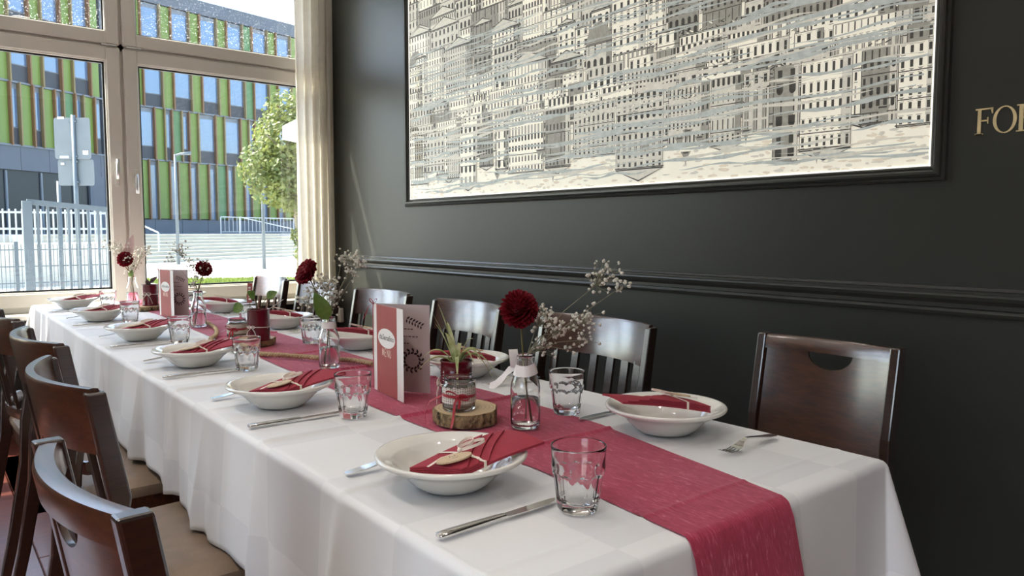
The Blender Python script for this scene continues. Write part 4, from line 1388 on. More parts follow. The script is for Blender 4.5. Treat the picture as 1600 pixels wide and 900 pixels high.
def can_mesh(r, h, ribs):
    prof = [(0.0,0.001),(r-0.002,0.001),(r,0.0),(r,0.006),(r-0.001,0.008)]
    if ribs:
        z = 0.012
        while z < h*0.74:
            prof += [(r-0.0012, z), (r-0.0002, z+0.0018), (r-0.0002, z+0.003), (r-0.0012, z+0.0048)]; z += 0.0062
    prof += [(r-0.001, h-0.004),(r+0.0006,h-0.003),(r+0.0008,h-0.001),(r,h),(r-0.0012,h),(r-0.0018,h-0.004),(r-0.0018,h-0.012),(0.0,h-0.011)]
    return MB().lathe(prof, 48).mesh('can', M_RED, True)
def can_pot(name, label, x, y, z, r, h, ribs, group='red tin cans as plant pots'):
    t = thing(name, label, 'potted plant', (x, y, z), 0, group)
    link('can', can_mesh(r, h, ribs), t)
    sb = MB(); sb.lathe([(r-0.002, h-0.0108), (r*0.7, h-0.008), (r*0.3, h-0.006), (0.0005, h-0.0065)], 24); sb.build('soil', M_SOIL, t, True)
    return t
def bow_string(t, r, z, ang, m, wid, loop, tail):
    """string round a pot with a bow at angle ang"""
    n = 40
    MB().tube([((r+0.0008)*cos(2*PI*i/n), (r+0.0008)*sin(2*PI*i/n), z+0.001*sin(2*PI*i/n*2)) for i in range(n+1)], wid, 6, False).build('string', m, t, True)
    o_ = Vector((cos(ang), sin(ang), 0)); s_ = Vector((-sin(ang), cos(ang), 0)); c = o_*(r+0.003) + Vector((0,0,z))
    for q in (-1, 1):
        pts = [c + s_*q*loop*(1-cos(2*PI*i/14))/2 + Vector((0,0,loop*0.35*sin(2*PI*i/14)+loop*0.1)) + o_*0.002 for i in range(15)]
        MB().tube(pts, wid, 5, False).build('bow_loop', m, t, True)
        pts = [c, c + s_*q*tail*0.35 + Vector((0,0,-tail*0.35)) + o_*0.003, c + s_*q*tail*0.55 + Vector((0,0,-tail*0.95)) + o_*0.002]
        MB().tube(pts, wid, 5).build('bow_tail', m, t, True)

def arch_leaf(t, base, hdir, length, rise, droop, width, m, name='leaf', n=14):
    """strap leaf rising and arching over"""
    hdir = Vector(hdir).normalized(); base = Vector(base); sd_ = hdir.cross(Vector((0,0,1))).normalized()
    mb = MB()
    def fn(i, j):
        q = j/(n-1); s = i-1
        p = base + hdir*length*q + Vector((0,0, rise*q*1.6 - droop*q*q*1.3))
        wd = width*0.5*(min(1, q*4+0.35))*(1-q**2.2) + 0.0002
        return p + sd_*s*wd + Vector((0,0,abs(s)*wd*0.5))
    mb.grid(3, n, fn).build(name, m, t, True)

SL1 = (0.903, 1.283)
log_slice(*SL1, 0.073, 0.027, 'bark-edged log slice carrying the lace jar, nearest the camera', 0.95, 0.5, 0.4)
def lace_jar(x, y, z, label, face):
    t = thing('lace_jar', label, 'jar', (x, y, z), 0, 'lace jars on log slices')
    prof = [(0.0,0.002),(0.028,0.002),(0.031,0.0),(0.034,0.004),(0.0345,0.010),(0.0345,0.052),(0.033,0.057),(0.0300,0.060),(0.0300,0.063),(0.0312,0.0645),(0.0300,0.066),(0.0300,0.070),(0.0306,0.074),(0.0300,0.076),
            (0.0283,0.0755),(0.0282,0.062),(0.0315,0.0555),(0.0328,0.052),(0.0328,0.010),(0.031,0.006),(0.0,0.006)]
    MB().lathe([(r, z if z < 0.05 else 0.05+(z-0.05)*0.72) for r, z in prof], 48).build('glass', M_GLASS, t, True)
    MB().lathe([(0.0,0.0062),(0.030,0.0066),(0.0324,0.010),(0.0324,0.018),(0.0,0.0185)], 40).build('sand', M_SAND, t, True)
    ln = MB(); n = 60
    ln.grid(n, 5, lambda i, j: ((0.0352)*cos(2*PI*i/(n-1)), 0.0352*sin(2*PI*i/(n-1)), 0.017 + (0.034+0.0016*sin(i*1.6))*j/4), lambda i, j: (0.0352*2*PI*i/(n-1), 0.034*j/4))
    ln.build('lace_band', M_LACE, t, True)
    rb = MB(); rb.grid(n, 2, lambda i, j: (0.0360*cos(2*PI*i/(n-1)), 0.0360*sin(2*PI*i/(n-1)), 0.031 + 0.0065*j + 0.0015*sin(2*PI*i/(n-1))))
    rb.build('ribbon', M_REDRIB, t, True)
    o_ = Vector((cos(face), sin(face), 0)); s_ = Vector((-sin(face), cos(face), 0)); c = o_*0.038 + Vector((0,0,0.034))
    for q, up in ((-1, 0.010), (1, -0.002)):
        pts = [c + s_*q*0.024*(1-cos(2*PI*i/14))/2 + Vector((0,0,0.0055*sin(2*PI*i/14) + up*(1-cos(2*PI*i/14))/2)) + o_*0.003*sin(PI*i/14) for i in range(15)]
        MB().ribbon(pts, Vector((0,0,0.7)) + o_*0.6, 0.005, 0.0006).build('bow_loop', M_REDRIB, t, True)
    for pts in ([c, c + s_*(-0.006) + Vector((0,0,-0.012)) + o_*0.004, c + s_*(-0.008) + Vector((0,0,-0.036)) + o_*0.010, c + s_*(-0.012) + Vector((0,0,-0.058)) + o_*0.028],
                [c, c + s_*0.004 + Vector((0,0,-0.010)) + o_*0.003, c + s_*0.002 + Vector((0,0,-0.024)) + o_*0.003]):
        MB().ribbon(pts, s_ + Vector((0,0,0.2)), 0.0055, 0.0006).build('bow_tail', M_REDRIB, t, True)
    # far tail hanging to the left of the slice
    pts = [Vector((-0.030,0.018,0.030)), Vector((-0.050,0.034,0.018)), Vector((-0.064,0.030,-0.002)), Vector((-0.074,0.012,-0.0215))]
    MB().ribbon(pts, Vector((0.5,0.6,0.5)), 0.006, 0.0006).build('bow_tail', M_REDRIB, t, True)
    MB().ico(c + o_*0.001, 0.0045).build('knot', M_REDRIB, t, True)
    return t
lace_jar(0.880, 1.277, ZR+0.0282, 'small glass jar with lace band and red ribbon on the nearest log slice', R(232))

sp = can_pot('spider_plant', 'striped spider plant in a ribbed red tin behind the lace jar', 0.972, 1.420, ZR, 0.0372, 0.104, True)
rg = random.Random(8)
arch_leaf(sp, (0,0,0.094), (-0.62,0.5,0), 0.042, 0.112, 0.03, 0.030, M_SPIDER)
for (hx, hy, ln_, rs, dr, wd) in ((0.75,-0.6,0.095,0.075,0.125,0.010), (0.9,-0.3,0.090,0.070,0.13,0.010), (-0.75,0.62,0.10,0.055,0.10,0.009), (-0.5,-0.8,0.05,0.065,0.105,0.008),
                                  (0.3,-0.9,0.045,0.075,0.09,0.009), (0.6,0.6,0.06,0.07,0.06,0.009), (-0.85,0.25,0.045,0.085,0.03,0.009), (-0.9,0.45,0.05,0.10,0.03,0.008),
                                  (0.85,-0.5,0.06,0.08,0.09,0.010), (-0.8,0.5,0.075,0.075,0.085,0.009), (0.95,-0.1,0.075,0.085,0.11,0.010), (-0.6,-0.3,0.05,0.09,0.05,0.010), (0.5,-0.85,0.06,0.085,0.10,0.009), (0.2,0.95,0.05,0.09,0.04,0.009), (0.7,-0.7,0.035,0.085,0.06,0.009)):
    arch_leaf(sp, (hx*0.006, hy*0.006, 0.094), (hx,hy,0), ln_, rs, dr, wd*1.5, M_SPIDER)
bow_string(sp, 0.0372, 0.050, R(140), M_CREAMRIB, 0.0012, 0.022, 0.055)
bow_string(sp, 0.0372, 0.046, R(-40), M_CREAMRIB, 0.0012, 0.020, 0.05)

# --- menu cards
def text_mesh(s, size, shear=0.0):
    cu_ = bpy.data.curves.new('tmp_text', 'FONT'); cu_.body = s; cu_.size = size; cu_.shear = shear; cu_.align_x = 'CENTER'; cu_.resolution_u = 3
    ob = bpy.data.objects.new('tmp_text', cu_); COL.objects.link(ob)
    dg = bpy.context.evaluated_depsgraph_get(); dg.update()
    me = bpy.data.meshes.new_from_object(ob.evaluated_get(dg))
    vs = [tuple(v.co) for v in me.vertices]; fs = [tuple(p.vertices) for p in me.polygons]
    bpy.data.objects.remove(ob); bpy.data.curves.remove(cu_); bpy.data.meshes.remove(me)
    return vs, fs
TXT_LOGO = text_mesh('daSerafino', 0.0150, 0.2)
TXT_SUB = text_mesh('RISTORANTE', 0.0040)

def stroke_text(word, h, th):
    """thin capital strokes for M, E, N, U-umlaut"""
    G = {'M': (0.95, [((0,0),(0.08,1)), ((0.08,1),(0.47,0.1)), ((0.47,0.1),(0.87,1)), ((0.87,1),(0.95,0))]),
         'E': (0.62, [((0,0),(0,1)), ((0,1),(0.55,1)), ((0,0.52),(0.45,0.52)), ((0,0),(0.55,0))]),
         'N': (0.8, [((0,0),(0,1)), ((0,1),(0.75,0)), ((0.75,0),(0.75,1))]),
         'Ü': (0.72, [((0,1),(0.0,0.25)), ((0.0,0.25),(0.15,0.02)), ((0.15,0.02),(0.52,0.02)), ((0.52,0.02),(0.68,0.25)), ((0.68,0.25),(0.68,1)), ((0.18,1.16),(0.18,1.26)), ((0.5,1.16),(0.5,1.26))])}
    x = 0; out = []
    for ch in word:
        wd, st = G[ch]
        for (a, b) in st:
            ax, ay, bx, by = (x+a[0]*0.62)*h, a[1]*h, (x+b[0]*0.62)*h, b[1]*h
            dx, dy = bx-ax, by-ay; l = math.hypot(dx, dy); nx_, ny_ = -dy/l*th/2, dx/l*th/2
            out.append([(ax+nx_,ay+ny_),(ax-nx_,ay-ny_),(bx-nx_,by-ny_),(bx+nx_,by+ny_)])
        x += (wd + 0.42)*0.62
    tot = (x - 0.42*0.62)*h
    return [[(px_-tot/2, py_) for px_, py_ in q] for q in out]

def menu_card(label, spine, flap, back, hgt=0.219):
    t = thing('menu_card', label, 'menu', (spine[0], spine[1], ZR), 0, 'folded menu cards')
    S = Vector((0,0,0)); Fv = Vector((flap[0]-spine[0], flap[1]-spine[1], 0)); Bv = Vector((back[0]-spine[0], back[1]-spine[1], 0))
    def page(vec, side, lo, hi, z0, z1, off, th, m, nm, parent=t):
        d = vec.normalized(); nrm = Vector((d.y, -d.x, 0))*side; L = vec.length
        a, b = d*L*lo + nrm*off, d*L*hi + nrm*off
        mb = MB()
        vs = [p + Vector((0,0,z)) + nrm*q for q in (0, th) for p, z in ((a,z0),(b,z0),(b,z1),(a,z1))]
        mb.add(vs, [(0,1,2,3),(7,6,5,4),(0,4,5,1),(1,5,6,2),(2,6,7,3),(3,7,4,0)])
        return mb.build(nm, m, parent)
    # which side faces the camera
    def camside(vec):
        d = vec.normalized(); nrm = Vector((d.y, -d.x, 0)); return 1 if nrm.dot(Vector((-spine[0], -spine[1], 0))) > 0 else -1
    sf, sb_ = camside(Fv), camside(Bv)
    bp = page(Bv, sb_, 0.0, 1.0, 0.0, hgt, 0.0, 0.0006, M_GREYPAPER, 'back_page')
    fp = page(Fv, sf, 0.0, 1.0, 0.0, hgt, 0.0, 0.0006, M_WHITEPAPER, 'front_flap')
    page(Fv, sf, 0.12, 0.80, 0.0005, hgt-0.0003, 0.0007, 0.0004, M_REDBAND, 'red_band', fp)
    def plane(vec, side, u, v, off):
        d = vec.normalized(); nrm = Vector((d.y, -d.x, 0))*side
        return d*u + Vector((0,0,v)) + nrm*off
    L = Fv.length; uc = L*0.46
    # oval logo
    n = 36; mb = MB(); mb.add([plane(Fv, sf, uc + L*0.29*cos(2*PI*i/n), hgt*0.635 + 0.024*sin(2*PI*i/n), 0.0014) for i in range(n)], [tuple(range(n))])
    lg_ = mb.build('logo_oval', M_WHITEPAPER, fp)
    mb = MB(); ex = L*0.50/ (max(v[0] for v in TXT_LOGO[0]) - min(v[0] for v in TXT_LOGO[0]))
    mb.add([plane(Fv, sf, uc + v[0]*ex, hgt*0.635 - 0.004 + v[1]*1.25, 0.0017) for v in TXT_LOGO[0]], TXT_LOGO[1]); mb.build('logo_lettering', M_BLACKINK, lg_)
    mb = MB(); ex = L*0.30/ (max(v[0] for v in TXT_SUB[0]) - min(v[0] for v in TXT_SUB[0]))
    mb = MB()
    for q in stroke_text('MENÜ', 0.019, 0.0021):
        ex2 = L*0.36/0.062
        mb.add([plane(Fv, sf, uc + a*ex2, hgt*0.43 + b, 0.0014) for a, b in q], [(0,1,2,3)])
    mb.build('menu_lettering', M_PALEINK, fp)
    # wreath and sprig on the back page
    Lb = Bv.length; uw, vw = Lb*0.69, hgt*0.36
    def leaflets(cs, nm):
        mb = MB()
        for (u, v, an, ln_, wd) in cs:
            m_ = 6; pts = []
            for i in range(m_):
                tt = i/(m_-1)
                pts.append((u + ln_*tt*cos(an) - wd*sin(PI*tt)*sin(an), v + ln_*tt*sin(an) + wd*sin(PI*tt)*cos(an)))
            for i in range(m_-2, 0, -1):
                tt = i/(m_-1)
                pts.append((u + ln_*tt*cos(an) + wd*sin(PI*tt)*sin(an), v + ln_*tt*sin(an) - wd*sin(PI*tt)*cos(an)))
            mb.add([plane(Bv, sb_, a*1.0, b, 0.0011) for a, b in pts], [tuple(range(len(pts)))])
        return mb.build(nm, M_WREATHINK, bp)
    cs = []
    ru, rv = Lb*0.185, 0.027
    for k in range(14):
        a = 2*PI*k/14
        for q in (-1, 1):
            cs.append((uw + ru*0.86*cos(a), vw + rv*0.86*sin(a), a + PI/2 + q*0.75, 0.0115, 0.0030))
    leaflets(cs, 'wreath_print')
    cs = []
    for k in range(6):
        u, v = Lb*(0.60 + 0.05*k), hgt*(0.835 - 0.014*k)
        cs += [(u, v, 0.6, 0.011, 0.0023), (u, v, -1.6, 0.010, 0.0022)]
    leaflets(cs, 'sprig_print')
    mb = MB()
    for v, a, b in ((0.715, 0.42, 0.72), (0.630, 0.42, 0.76), (0.55, 0.42, 0.62)):
        u = a
        kk = 0
        while u < b:
            l = 0.02 + 0.035*hash1(kk, v*10)
            mb.add([plane(Bv, sb_, Lb*p, hgt*v + q, 0.0011) for p, q in ((u,0),(u+l,0),(u+l,0.0022),(u,0.0022))], [(0,1,2,3)])
            u += l + 0.018; kk += 1
    mb.build('printed_text', M_WREATHINK, bp)
    # ribbon down the spine with a bow on top
    rbm = MB(); lft = Vector((-0.78,0.62,0))
    rbm.tube([lft*0.001+Vector((0,0,0.002)), lft*0.0025 + Vector((0,0,hgt*0.5)), lft*0.001 + Vector((0,0,hgt+0.002))], 0.0012, 6).build('spine_ribbon', M_REDRIB, t)
    top = Vector((0,0,hgt+0.002))
    view = Vector((0.55, -0.62, 0)).normalized()
    for q in (-1, 1):
        pts = [top + view*q*0.010*(1-cos(2*PI*i/12))/2 + Vector((0,0,0.004*sin(2*PI*i/12)+0.004*(1-cos(2*PI*i/12)))) + Vector((-0.6,-0.6,0))*0.003 for i in range(13)]
        MB().ribbon(pts, Vector((0.6,0.6,0.4)), 0.0035, 0.0005).build('bow_loop', M_REDRIB, t, True)
        a_ = top + Vector((-0.6,-0.6,0))*0.004
        b_ = a_ + view*q*0.012 + Vector((-0.6,-0.6,0))*0.003 + Vector((0,0,-0.012))
        c_ = a_ + view*q*0.024 + Vector((-0.6,-0.6,0))*0.004 + Vector((0,0,-0.040))
        MB().ribbon([a_, b_, c_], Vector((0.7,0.2,0.3)), 0.0034, 0.0005).build('bow_tail', M_REDRIB, t, True)
    return t
menu_card('tall folded menu card with red band and wreath print, nearest the camera', (0.905, 1.690), (0.882, 1.505), (0.986, 1.555))

# --- middle group
v2 = (0.945, 2.040)
vase(*v2, 'clear bottle vase with white neck band behind the jute rope', 'paper')
flower('gerbera', 'dark red gerbera leaning left in the middle vase', (v2[0], v2[1], ZR+0.008),
       [(v2[0]-0.008, v2[1]+0.008, ZR+0.012), (v2[0], v2[1], ZR+0.12), (v2[0]-0.004, v2[1]+0.002, ZR+0.155), (0.915, 2.042, 0.965), (0.888, 2.047, 1.022)],
       (0.882, 2.046, 1.034), 0.040, (-0.75, -0.05, 0.42), 70, 0.42, 0.85, 5, leaf=((0.935, 2.02, 0.895), (0.893, 2.02, 0.978), (-0.45, -0.8, 0.3), 0.046))
gypso('gypsophila', 'dense white baby\'s breath bunch in the middle vase before the wall corner', (v2[0]+0.002, v2[1], ZR+0.149),
      [(0.985,2.025,1.075,0.024,18), (1.018,2.010,1.070,0.026,20), (1.035,2.000,1.058,0.018,10), (1.005,2.015,1.030,0.026,14), (0.945,2.050,0.998,0.034,52), (0.915,2.055,0.985,0.024,20),
       (0.965,2.040,0.968,0.026,24), (0.875,2.055,0.955,0.026,18), (0.955,2.045,0.925,0.024,14)], 9, (v2[0], v2[1], ZR+0.008), dots=0.0046)
log_slice(0.920, 2.640, 0.088, 0.020, 'log slice under the leafy red can, middle of the table', 0.95, 0.2, 1.4)
lp = can_pot('leafy_pot', 'smooth red tin with round green leaves, middle of the table', 0.938, 2.592, ZR+0.0212, 0.0385, 0.108, False)
for (hx, hy, ln_, zt, wd) in ((-0.85,0.55,0.050,0.02,0.040), (-0.35,-0.2,0.02,0.072,0.030), (0.6,-0.3,0.030,0.062,0.032), (-0.2,0.6,0.02,0.055,0.03)):
    h = Vector((hx,hy,0)).normalized()
    b_ = h*0.005 + Vector((0,0,0.100)); e_ = h*ln_ + Vector((0,0,0.108+zt*0.6))
    MB().tube([b_, b_.lerp(e_, 0.5)+Vector((0,0,0.008)), e_], 0.0012, 6).build('leaf_stalk', M_STEM, lp, True)
    tipv = e_ + h*0.035 + Vector((0,0,-0.02 if zt < 0.03 else 0.022))
    leaf_mesh(e_, tipv, Vector((-0.5,-0.8,0.5)), wd, Vector((0,0,0))).build('leaf', M_LEAF, lp, True)
bow_string(lp, 0.0385, 0.047, R(215), M_STRING, 0.0011, 0.014, 0.04)
stk = thing('plant_stake', 'small red sign on a thin stick in the leafy red can', 'sign', (0.915, 2.610, ZR+0.118))
MB().tube([(0,0,0), (0.001,0,0.07)], 0.0011, 6).build('stick', M_STEM, stk)
MB().obox((0.001,0,0.068), (0.0085*0.78,-0.0085*0.62,0), (0.0006,0.0008,0), (0.002,0,0.034)).build('sign_board', M_REDBAND, stk)
ink = MB()
for k in range(5):
    ink.obox((0.001-0.0012,-0.0016,0.046+k*0.010), (0.0038*0.78,-0.0038*0.62,0), (0.0002,0.0003,0), (0,0,0.003))
ink.build('sign_lettering', M_WHITEPAPER, stk)
wht = thing('plant_label', 'slim white plastic plant label leaning out of the leafy red can', 'label', (0.955, 2.578, ZR+0.118))
MB().obox((0.026,-0.02,0.022), (0.026,-0.02,0.022), (0.002,0.0026,0), (0.0004,-0.0003,-0.0007)).build('label_strip', M_WHITEPLASTIC, wht)
lace_jar(0.897, 2.695, ZR+0.0212, 'small glass jar with red ribbon behind the middle tumblers', R(225))

# jute rope winding along the runner
def rope(name, label, pts, r):
    # smooth the path
    P_ = [Vector(p) for p in pts]; out = []
    for i in range(len(P_)-1):
        p0, p1, p2, p3 = P_[max(i-1,0)], P_[i], P_[i+1], P_[min(i+2,len(P_)-1)]
        m = max(4, int((p2-p1).length/0.006))
        for k in range(m):
            t = k/m
            out.append(0.5*((2*p1) + (-p0+p2)*t + (2*p0-5*p1+4*p2-p3)*t*t + (-p0+3*p1-3*p2+p3)*t**3))
    out.append(P_[-1])
    t = thing(name, label, 'rope', pts[0])
    F0 = Vector(pts[0]); acc = 0; sts = [[], [], []]; prev = out[0]
    for i, p in enumerate(out):
        acc += (p-prev).length; prev = p
        d = (out[min(i+1,len(out)-1)] - out[max(i-1,0)]).normalized()
        x = d.cross(Vector((0,0,1))).normalized(); y_ = x.cross(d)
        for s in range(3):
            a = acc/0.032*2*PI + s*2*PI/3
            sts[s].append(p - F0 + x*cos(a)*r*0.5 + y_*sin(a)*r*0.5)
    for s in range(3): MB().tube(sts[s], r*0.50, 7).build('strand', M_ROPE, t, True)
zr = ZR + 0.0085
rope('jute_rope', 'twisted jute rope winding along the crimson runner', [(1.052, 1.975, zr), (1.035, 2.06, zr), (0.995, 2.12, zr), (0.955, 2.20, zr), (0.915, 2.27, zr), (0.855, 2.37, zr), (0.822, 2.48, zr), (0.812, 2.64, zr), (0.832, 2.79, zr),
      (0.885, 2.90, zr), (0.925, 3.02, zr), (0.955, 3.14, zr), (0.978, 3.30, zr), (0.99, 3.40, zr)], 0.0085)

# --- far group
v3 = (0.930, 3.270)
vase(*v3, 'clear bottle vase without band beside the far menu card', None)
flower('chrysanthemum', 'dark red flower with pale specks in the vase by the far menu card', (v3[0], v3[1], ZR+0.008),
       [(v3[0]-0.01, v3[1]+0.006, ZR+0.012), (v3[0]+0.002, v3[1], ZR+0.15), (0.947, 3.262, 0.96), (0.952, 3.258, 0.985)], (0.953, 3.258, 0.995), 0.036, (0.2,-0.6,0.5), 80, 0.7, 0.75, 7)
gypso('gypsophila', 'sparse blossom spray silhouetted against the outdoor steps by the far menu card', (v3[0], v3[1], ZR+0.149),
      [(0.880,3.33,1.068,0.040,30), (0.85,3.35,1.035,0.022,8), (0.915,3.29,1.02,0.03,16), (0.93,3.27,0.97,0.03,16), (0.955,3.25,1.00,0.035,12), (0.915,3.28,0.935,0.02,8)], 13, (v3[0], v3[1], ZR+0.008))
menu_card('small-looking far menu card with red band near the window', (0.921, 3.865), (0.942, 3.690), (1.018, 3.73))
log_slice(0.935, 4.165, 0.070, 0.018, 'pale log slice under the far red can by the window', 0.95, 0.9, 2.2)
fp = can_pot('succulent_pot', 'smooth red tin with a dark sprout near the window', 0.952, 4.175, ZR+0.0192, 0.0385, 0.108, False)
for (a, b, wd) in (((0,0,0.097), (-0.012,0.004,0.135), 0.018), ((0.0,0,0.115), (0.034,-0.02,0.150), 0.02), ((-0.004,0,0.10), (-0.020,0.008,0.128), 0.014)):
    leaf_mesh(a, b, (-0.3,-0.8,0.4), wd, Vector((0,0,0))).build('leaf', M_DARKLEAF, fp, True)
MB().tube([(0,0,0.094), (-0.002,0,0.118)], 0.002, 6).build('leaf_stalk', M_STEM, fp)
bow_string(fp, 0.0385, 0.060, R(235), M_STRING, 0.0012, 0.020, 0.05)
v4 = (0.955, 4.590)
vase(*v4, 'clear bottle vase closest to the window mullion', None)
flower('dahlia', 'speckled red flower in the vase closest to the window', (v4[0], v4[1], ZR+0.008),
       [(v4[0]+0.01, v4[1], ZR+0.012), (v4[0], v4[1], ZR+0.15), (0.93, 4.57, 0.96), (0.918, 4.555, 0.985)], (0.916, 4.55, 0.998), 0.042, (-0.3,-0.7,0.4), 60, 0.7, 0.8, 17,
       leaf=((0.955, 4.585, 0.89), (0.948, 4.57, 0.955), (-0.5,-0.7,0.2), 0.03))
gypso('gypsophila', 'sunlit baby\'s breath spray in the vase closest to the window', (v4[0], v4[1], ZR+0.149),
      [(0.965,4.58,0.99,0.05,40), (1.01,4.57,1.03,0.045,26), (0.90,4.58,1.06,0.05,22), (0.86,4.60,1.08,0.04,12), (0.95,4.58,0.945,0.03,20), (0.92,4.53,1.0,0.03,12), (1.04,4.57,1.05,0.03,10)], 21, (v4[0], v4[1], ZR+0.008), dots=0.0055)
pk = thing('pink_spathe', 'pale pink pointed petal blade rising from the vase by the window', 'flower', (v4[0], v4[1]+0.004, ZR+0.008))
F0 = Vector((v4[0], v4[1]+0.004, ZR+0.008))
MB().tube([(0.004,0.004,0.006), (0.004,0.004,0.14), (-0.03,0.004,0.20)], 0.0018, 6).build('stem', M_STEM, pk)
leaf_mesh((0.925, 4.594, 0.955), (0.972, 4.60, 1.135), (-0.4,-0.85,0.15), 0.055, F0, 0.12, 14).build('petal_blade', M_PINKLEAF, pk, True)

# ------------------------------------------------------------------ outdoors
GZ = -0.20
struct('ground', MB().box((-60, WY+0.26, GZ-0.2), (90, 130, GZ)), M_GROUND)
struct('terrace_ground', MB().box((-30, -25, GZ-0.2), (LX-0.31, WY+0.25, GZ)), M_GROUND)

# stairs up to the plaza
SD = Vector((0.86, 0.51, 0)); SN = Vector((-0.51, 0.86, 0))
S0 = Vector((6.2, 33.6, GZ))
stairs = thing('outdoor_stairs', 'wide pale concrete stairs outside leading up to the plaza', 'stairs', S0)
NST = 8; RISE = (1.02-GZ)/NST
for k in range(NST):
    a0, a1 = -1.5 + 0.0*k, 18.6 - 0.62*k
    d0 = 0.40*k
    mb = MB()
    p = [SD*a0 + SN*d0, SD*a1 + SN*d0, SD*a1 + SN*(d0+3.6-0.40*k), SD*a0 + SN*(d0+3.6-0.40*k)]
    z0, z1 = RISE*k, RISE*(k+1)
    mb.add([(q.x, q.y, z0+0.03) for q in p] + [(q.x, q.y, z1-0.03) for q in p], [(3,2,1,0),(4,5,6,7),(0,1,5,4),(1,2,6,5),(2,3,7,6),(3,0,4,7)])
    p2 = [q - SN*0.04*(1 if i < 2 else 0) for i, q in enumerate(p)]
    mb.add([(q.x, q.y, z1-0.03) for q in p2] + [(q.x, q.y, z1) for q in p2], [(3,2,1,0),(4,5,6,7),(0,1,5,4),(1,2,6,5),(2,3,7,6),(3,0,4,7)])
    mb.add([(q.x, q.y, z0) for q in p] + [(q.x, q.y, z0+0.03) for q in p], [(3,2,1,0),(4,5,6,7),(0,1,5,4),(1,2,6,5),(2,3,7,6),(3,0,4,7)])
    mb.build('step', M_STEP, stairs)
pz = MB()
A0 = S0 + SN*3.55
pp = [A0 + SD*(-60), A0 + SD*60, A0 + SD*60 + SN*45, A0 + SD*(-60) + SN*45]
pz.add([(q.x, q.y, GZ) for q in pp] + [(q.x, q.y, 1.015) for q in pp], [(3,2,1,0),(4,5,6,7),(0,1,5,4),(1,2,6,5),(2,3,7,6),(3,0,4,7)])
struct('plaza', pz, M_PLAZA)

# office building
P0 = Vector((10.9, 53.6, 0)); DR = Vector((0.971, 0.239, 0)).normalized(); DL = Vector((-0.848, -0.530, 0)).normalized()
bd = thing('office_building', 'modern building across the street with green panels and orange fins', 'building', (P0.x, P0.y, 1.0))
def wing(dv, sgn):
    nv = Vector((dv.y, -dv.x, 0))*sgn      # outward normal, towards the street
    return dv, nv
WR, WL = wing(DR, 1), wing(DL, -1)
BO = Vector((0,0,-1.0))
def wbox(wg, s0, s1, z0, z1, o0, o1):
    d, nv = wg; mb = MB()
    vs = [d*s + nv*q + Vector((0,0,z-1.0)) for z in (z0, z1) for s, q in ((s0,o0),(s1,o0),(s1,o1),(s0,o1))]
    return mb.add(vs, [(3,2,1,0),(4,5,6,7),(0,1,5,4),(1,2,6,5),(2,3,7,6),(3,0,4,7)])
for wg, L in ((WR, 26.0), (WL, 20.0)):
    wbox(wg, -0.1, L, 1.0, 16.2, -9.0, -0.12).build('core', M_SPAN, bd)
    wbox(wg, -0.1, L, 16.1, 17.05, -9.0, 0.06).build('parapet', M_SLATE, bd)
CACHE = {}
def unit(wg, kind, s, wd, z0, z1, m):
    """a facade piece; alike pieces share a mesh"""
    key = (id(wg), kind, round(wd, 3), round(z1-z0, 3), m.name)
    d, nv = wg
    if key not in CACHE:
        dep = {'green_panel': (-0.12, 0.02), 'fin': (-0.12, 0.24), 'window': (-0.12, -0.02), 'spandrel': (-0.12, 0.0), 'ledge': (-0.12, 0.10), 'pane': (-0.02, -0.005), 'cladding_panel': (-0.12, 0.06)}[kind]
        mb = MB()
        vs = [d*a + nv*q + Vector((0,0,z)) for z in (0, z1-z0) for a, q in ((0,dep[0]),(wd,dep[0]),(wd,dep[1]),(0,dep[1]))]
        mb.add(vs, [(3,2,1,0),(4,5,6,7),(0,1,5,4),(1,2,6,5),(2,3,7,6),(3,0,4,7)])
        CACHE[key] = mb.mesh(kind, m)
    p = d*s
    return link(kind, CACHE[key], bd, (p.x, p.y, z0-1.0))
def bay(wg, s, kind, wd, z0, z1, sp, gi):
    FW = 0.085
    if kind == 'G':
        unit(wg, 'green_panel', s, wd, z0+0.06, z1-0.06, M_GREEN2 if gi % 5 == 3 else M_GREEN)
    else:
        if sp > 0: unit(wg, 'spandrel', s, wd, z0+0.06, z0+sp, M_SPAN)
        wv = unit(wg, 'window', s, wd, z0+sp, z1-0.06, M_WINF)
        d, nv = wg; key = ('pane', id(wg), round(wd,3), round(z1-z0-sp,3))
        if key not in CACHE:
            mb = MB(); t = 0.06; zz = z1-0.06-z0-sp
            mb.add([d*a + nv*q + Vector((0,0,z)) for q in (-0.03, 0.0) for a, z in ((t,t),(wd-t,t),(wd-t,zz-0.3),(t,zz-0.3))], [(0,1,2,3),(7,6,5,4),(0,4,5,1),(1,5,6,2),(2,6,7,3),(3,7,4,0)])
            CACHE[key] = mb.mesh('pane', M_WIN)
        link('pane', CACHE[key], wv)
    unit(wg, 'fin', s+wd+0.01, FW, z0, z1, M_FIN if (gi % 2 == 0) else M_FIN2)
def row(wg, seq, s0, s1, z0, z1, sp):
    s = s0; i = 0
    while s < s1:
        k, wd = seq[i % len(seq)]
        bay(wg, s, k, wd, z0, z1, sp if k == 'W' else (sp if sp else 0), i)
        s += wd + 0.105; i += 1
Z = [1.97, 5.90, 9.35, 12.5, 16.1]
row(WR, [('G',0.66),('W',1.18)], 0.62, 22, Z[3], Z[4], 0.7)
row(WR, [('G',0.66),('W',1.18)], 0.72, 22, Z[2], Z[3], 0.85)
row(WR, [('W',1.18),('G',0.58),('W',0.40),('G',0.58),('W',0.42),('G',0.58),('W',1.18),('G',0.58)], 0.85, 22, Z[1], Z[2], 0.85)
row(WR, [('G',0.70),('W',0.50)], 0.85, 22, Z[0], Z[1], 0.0)
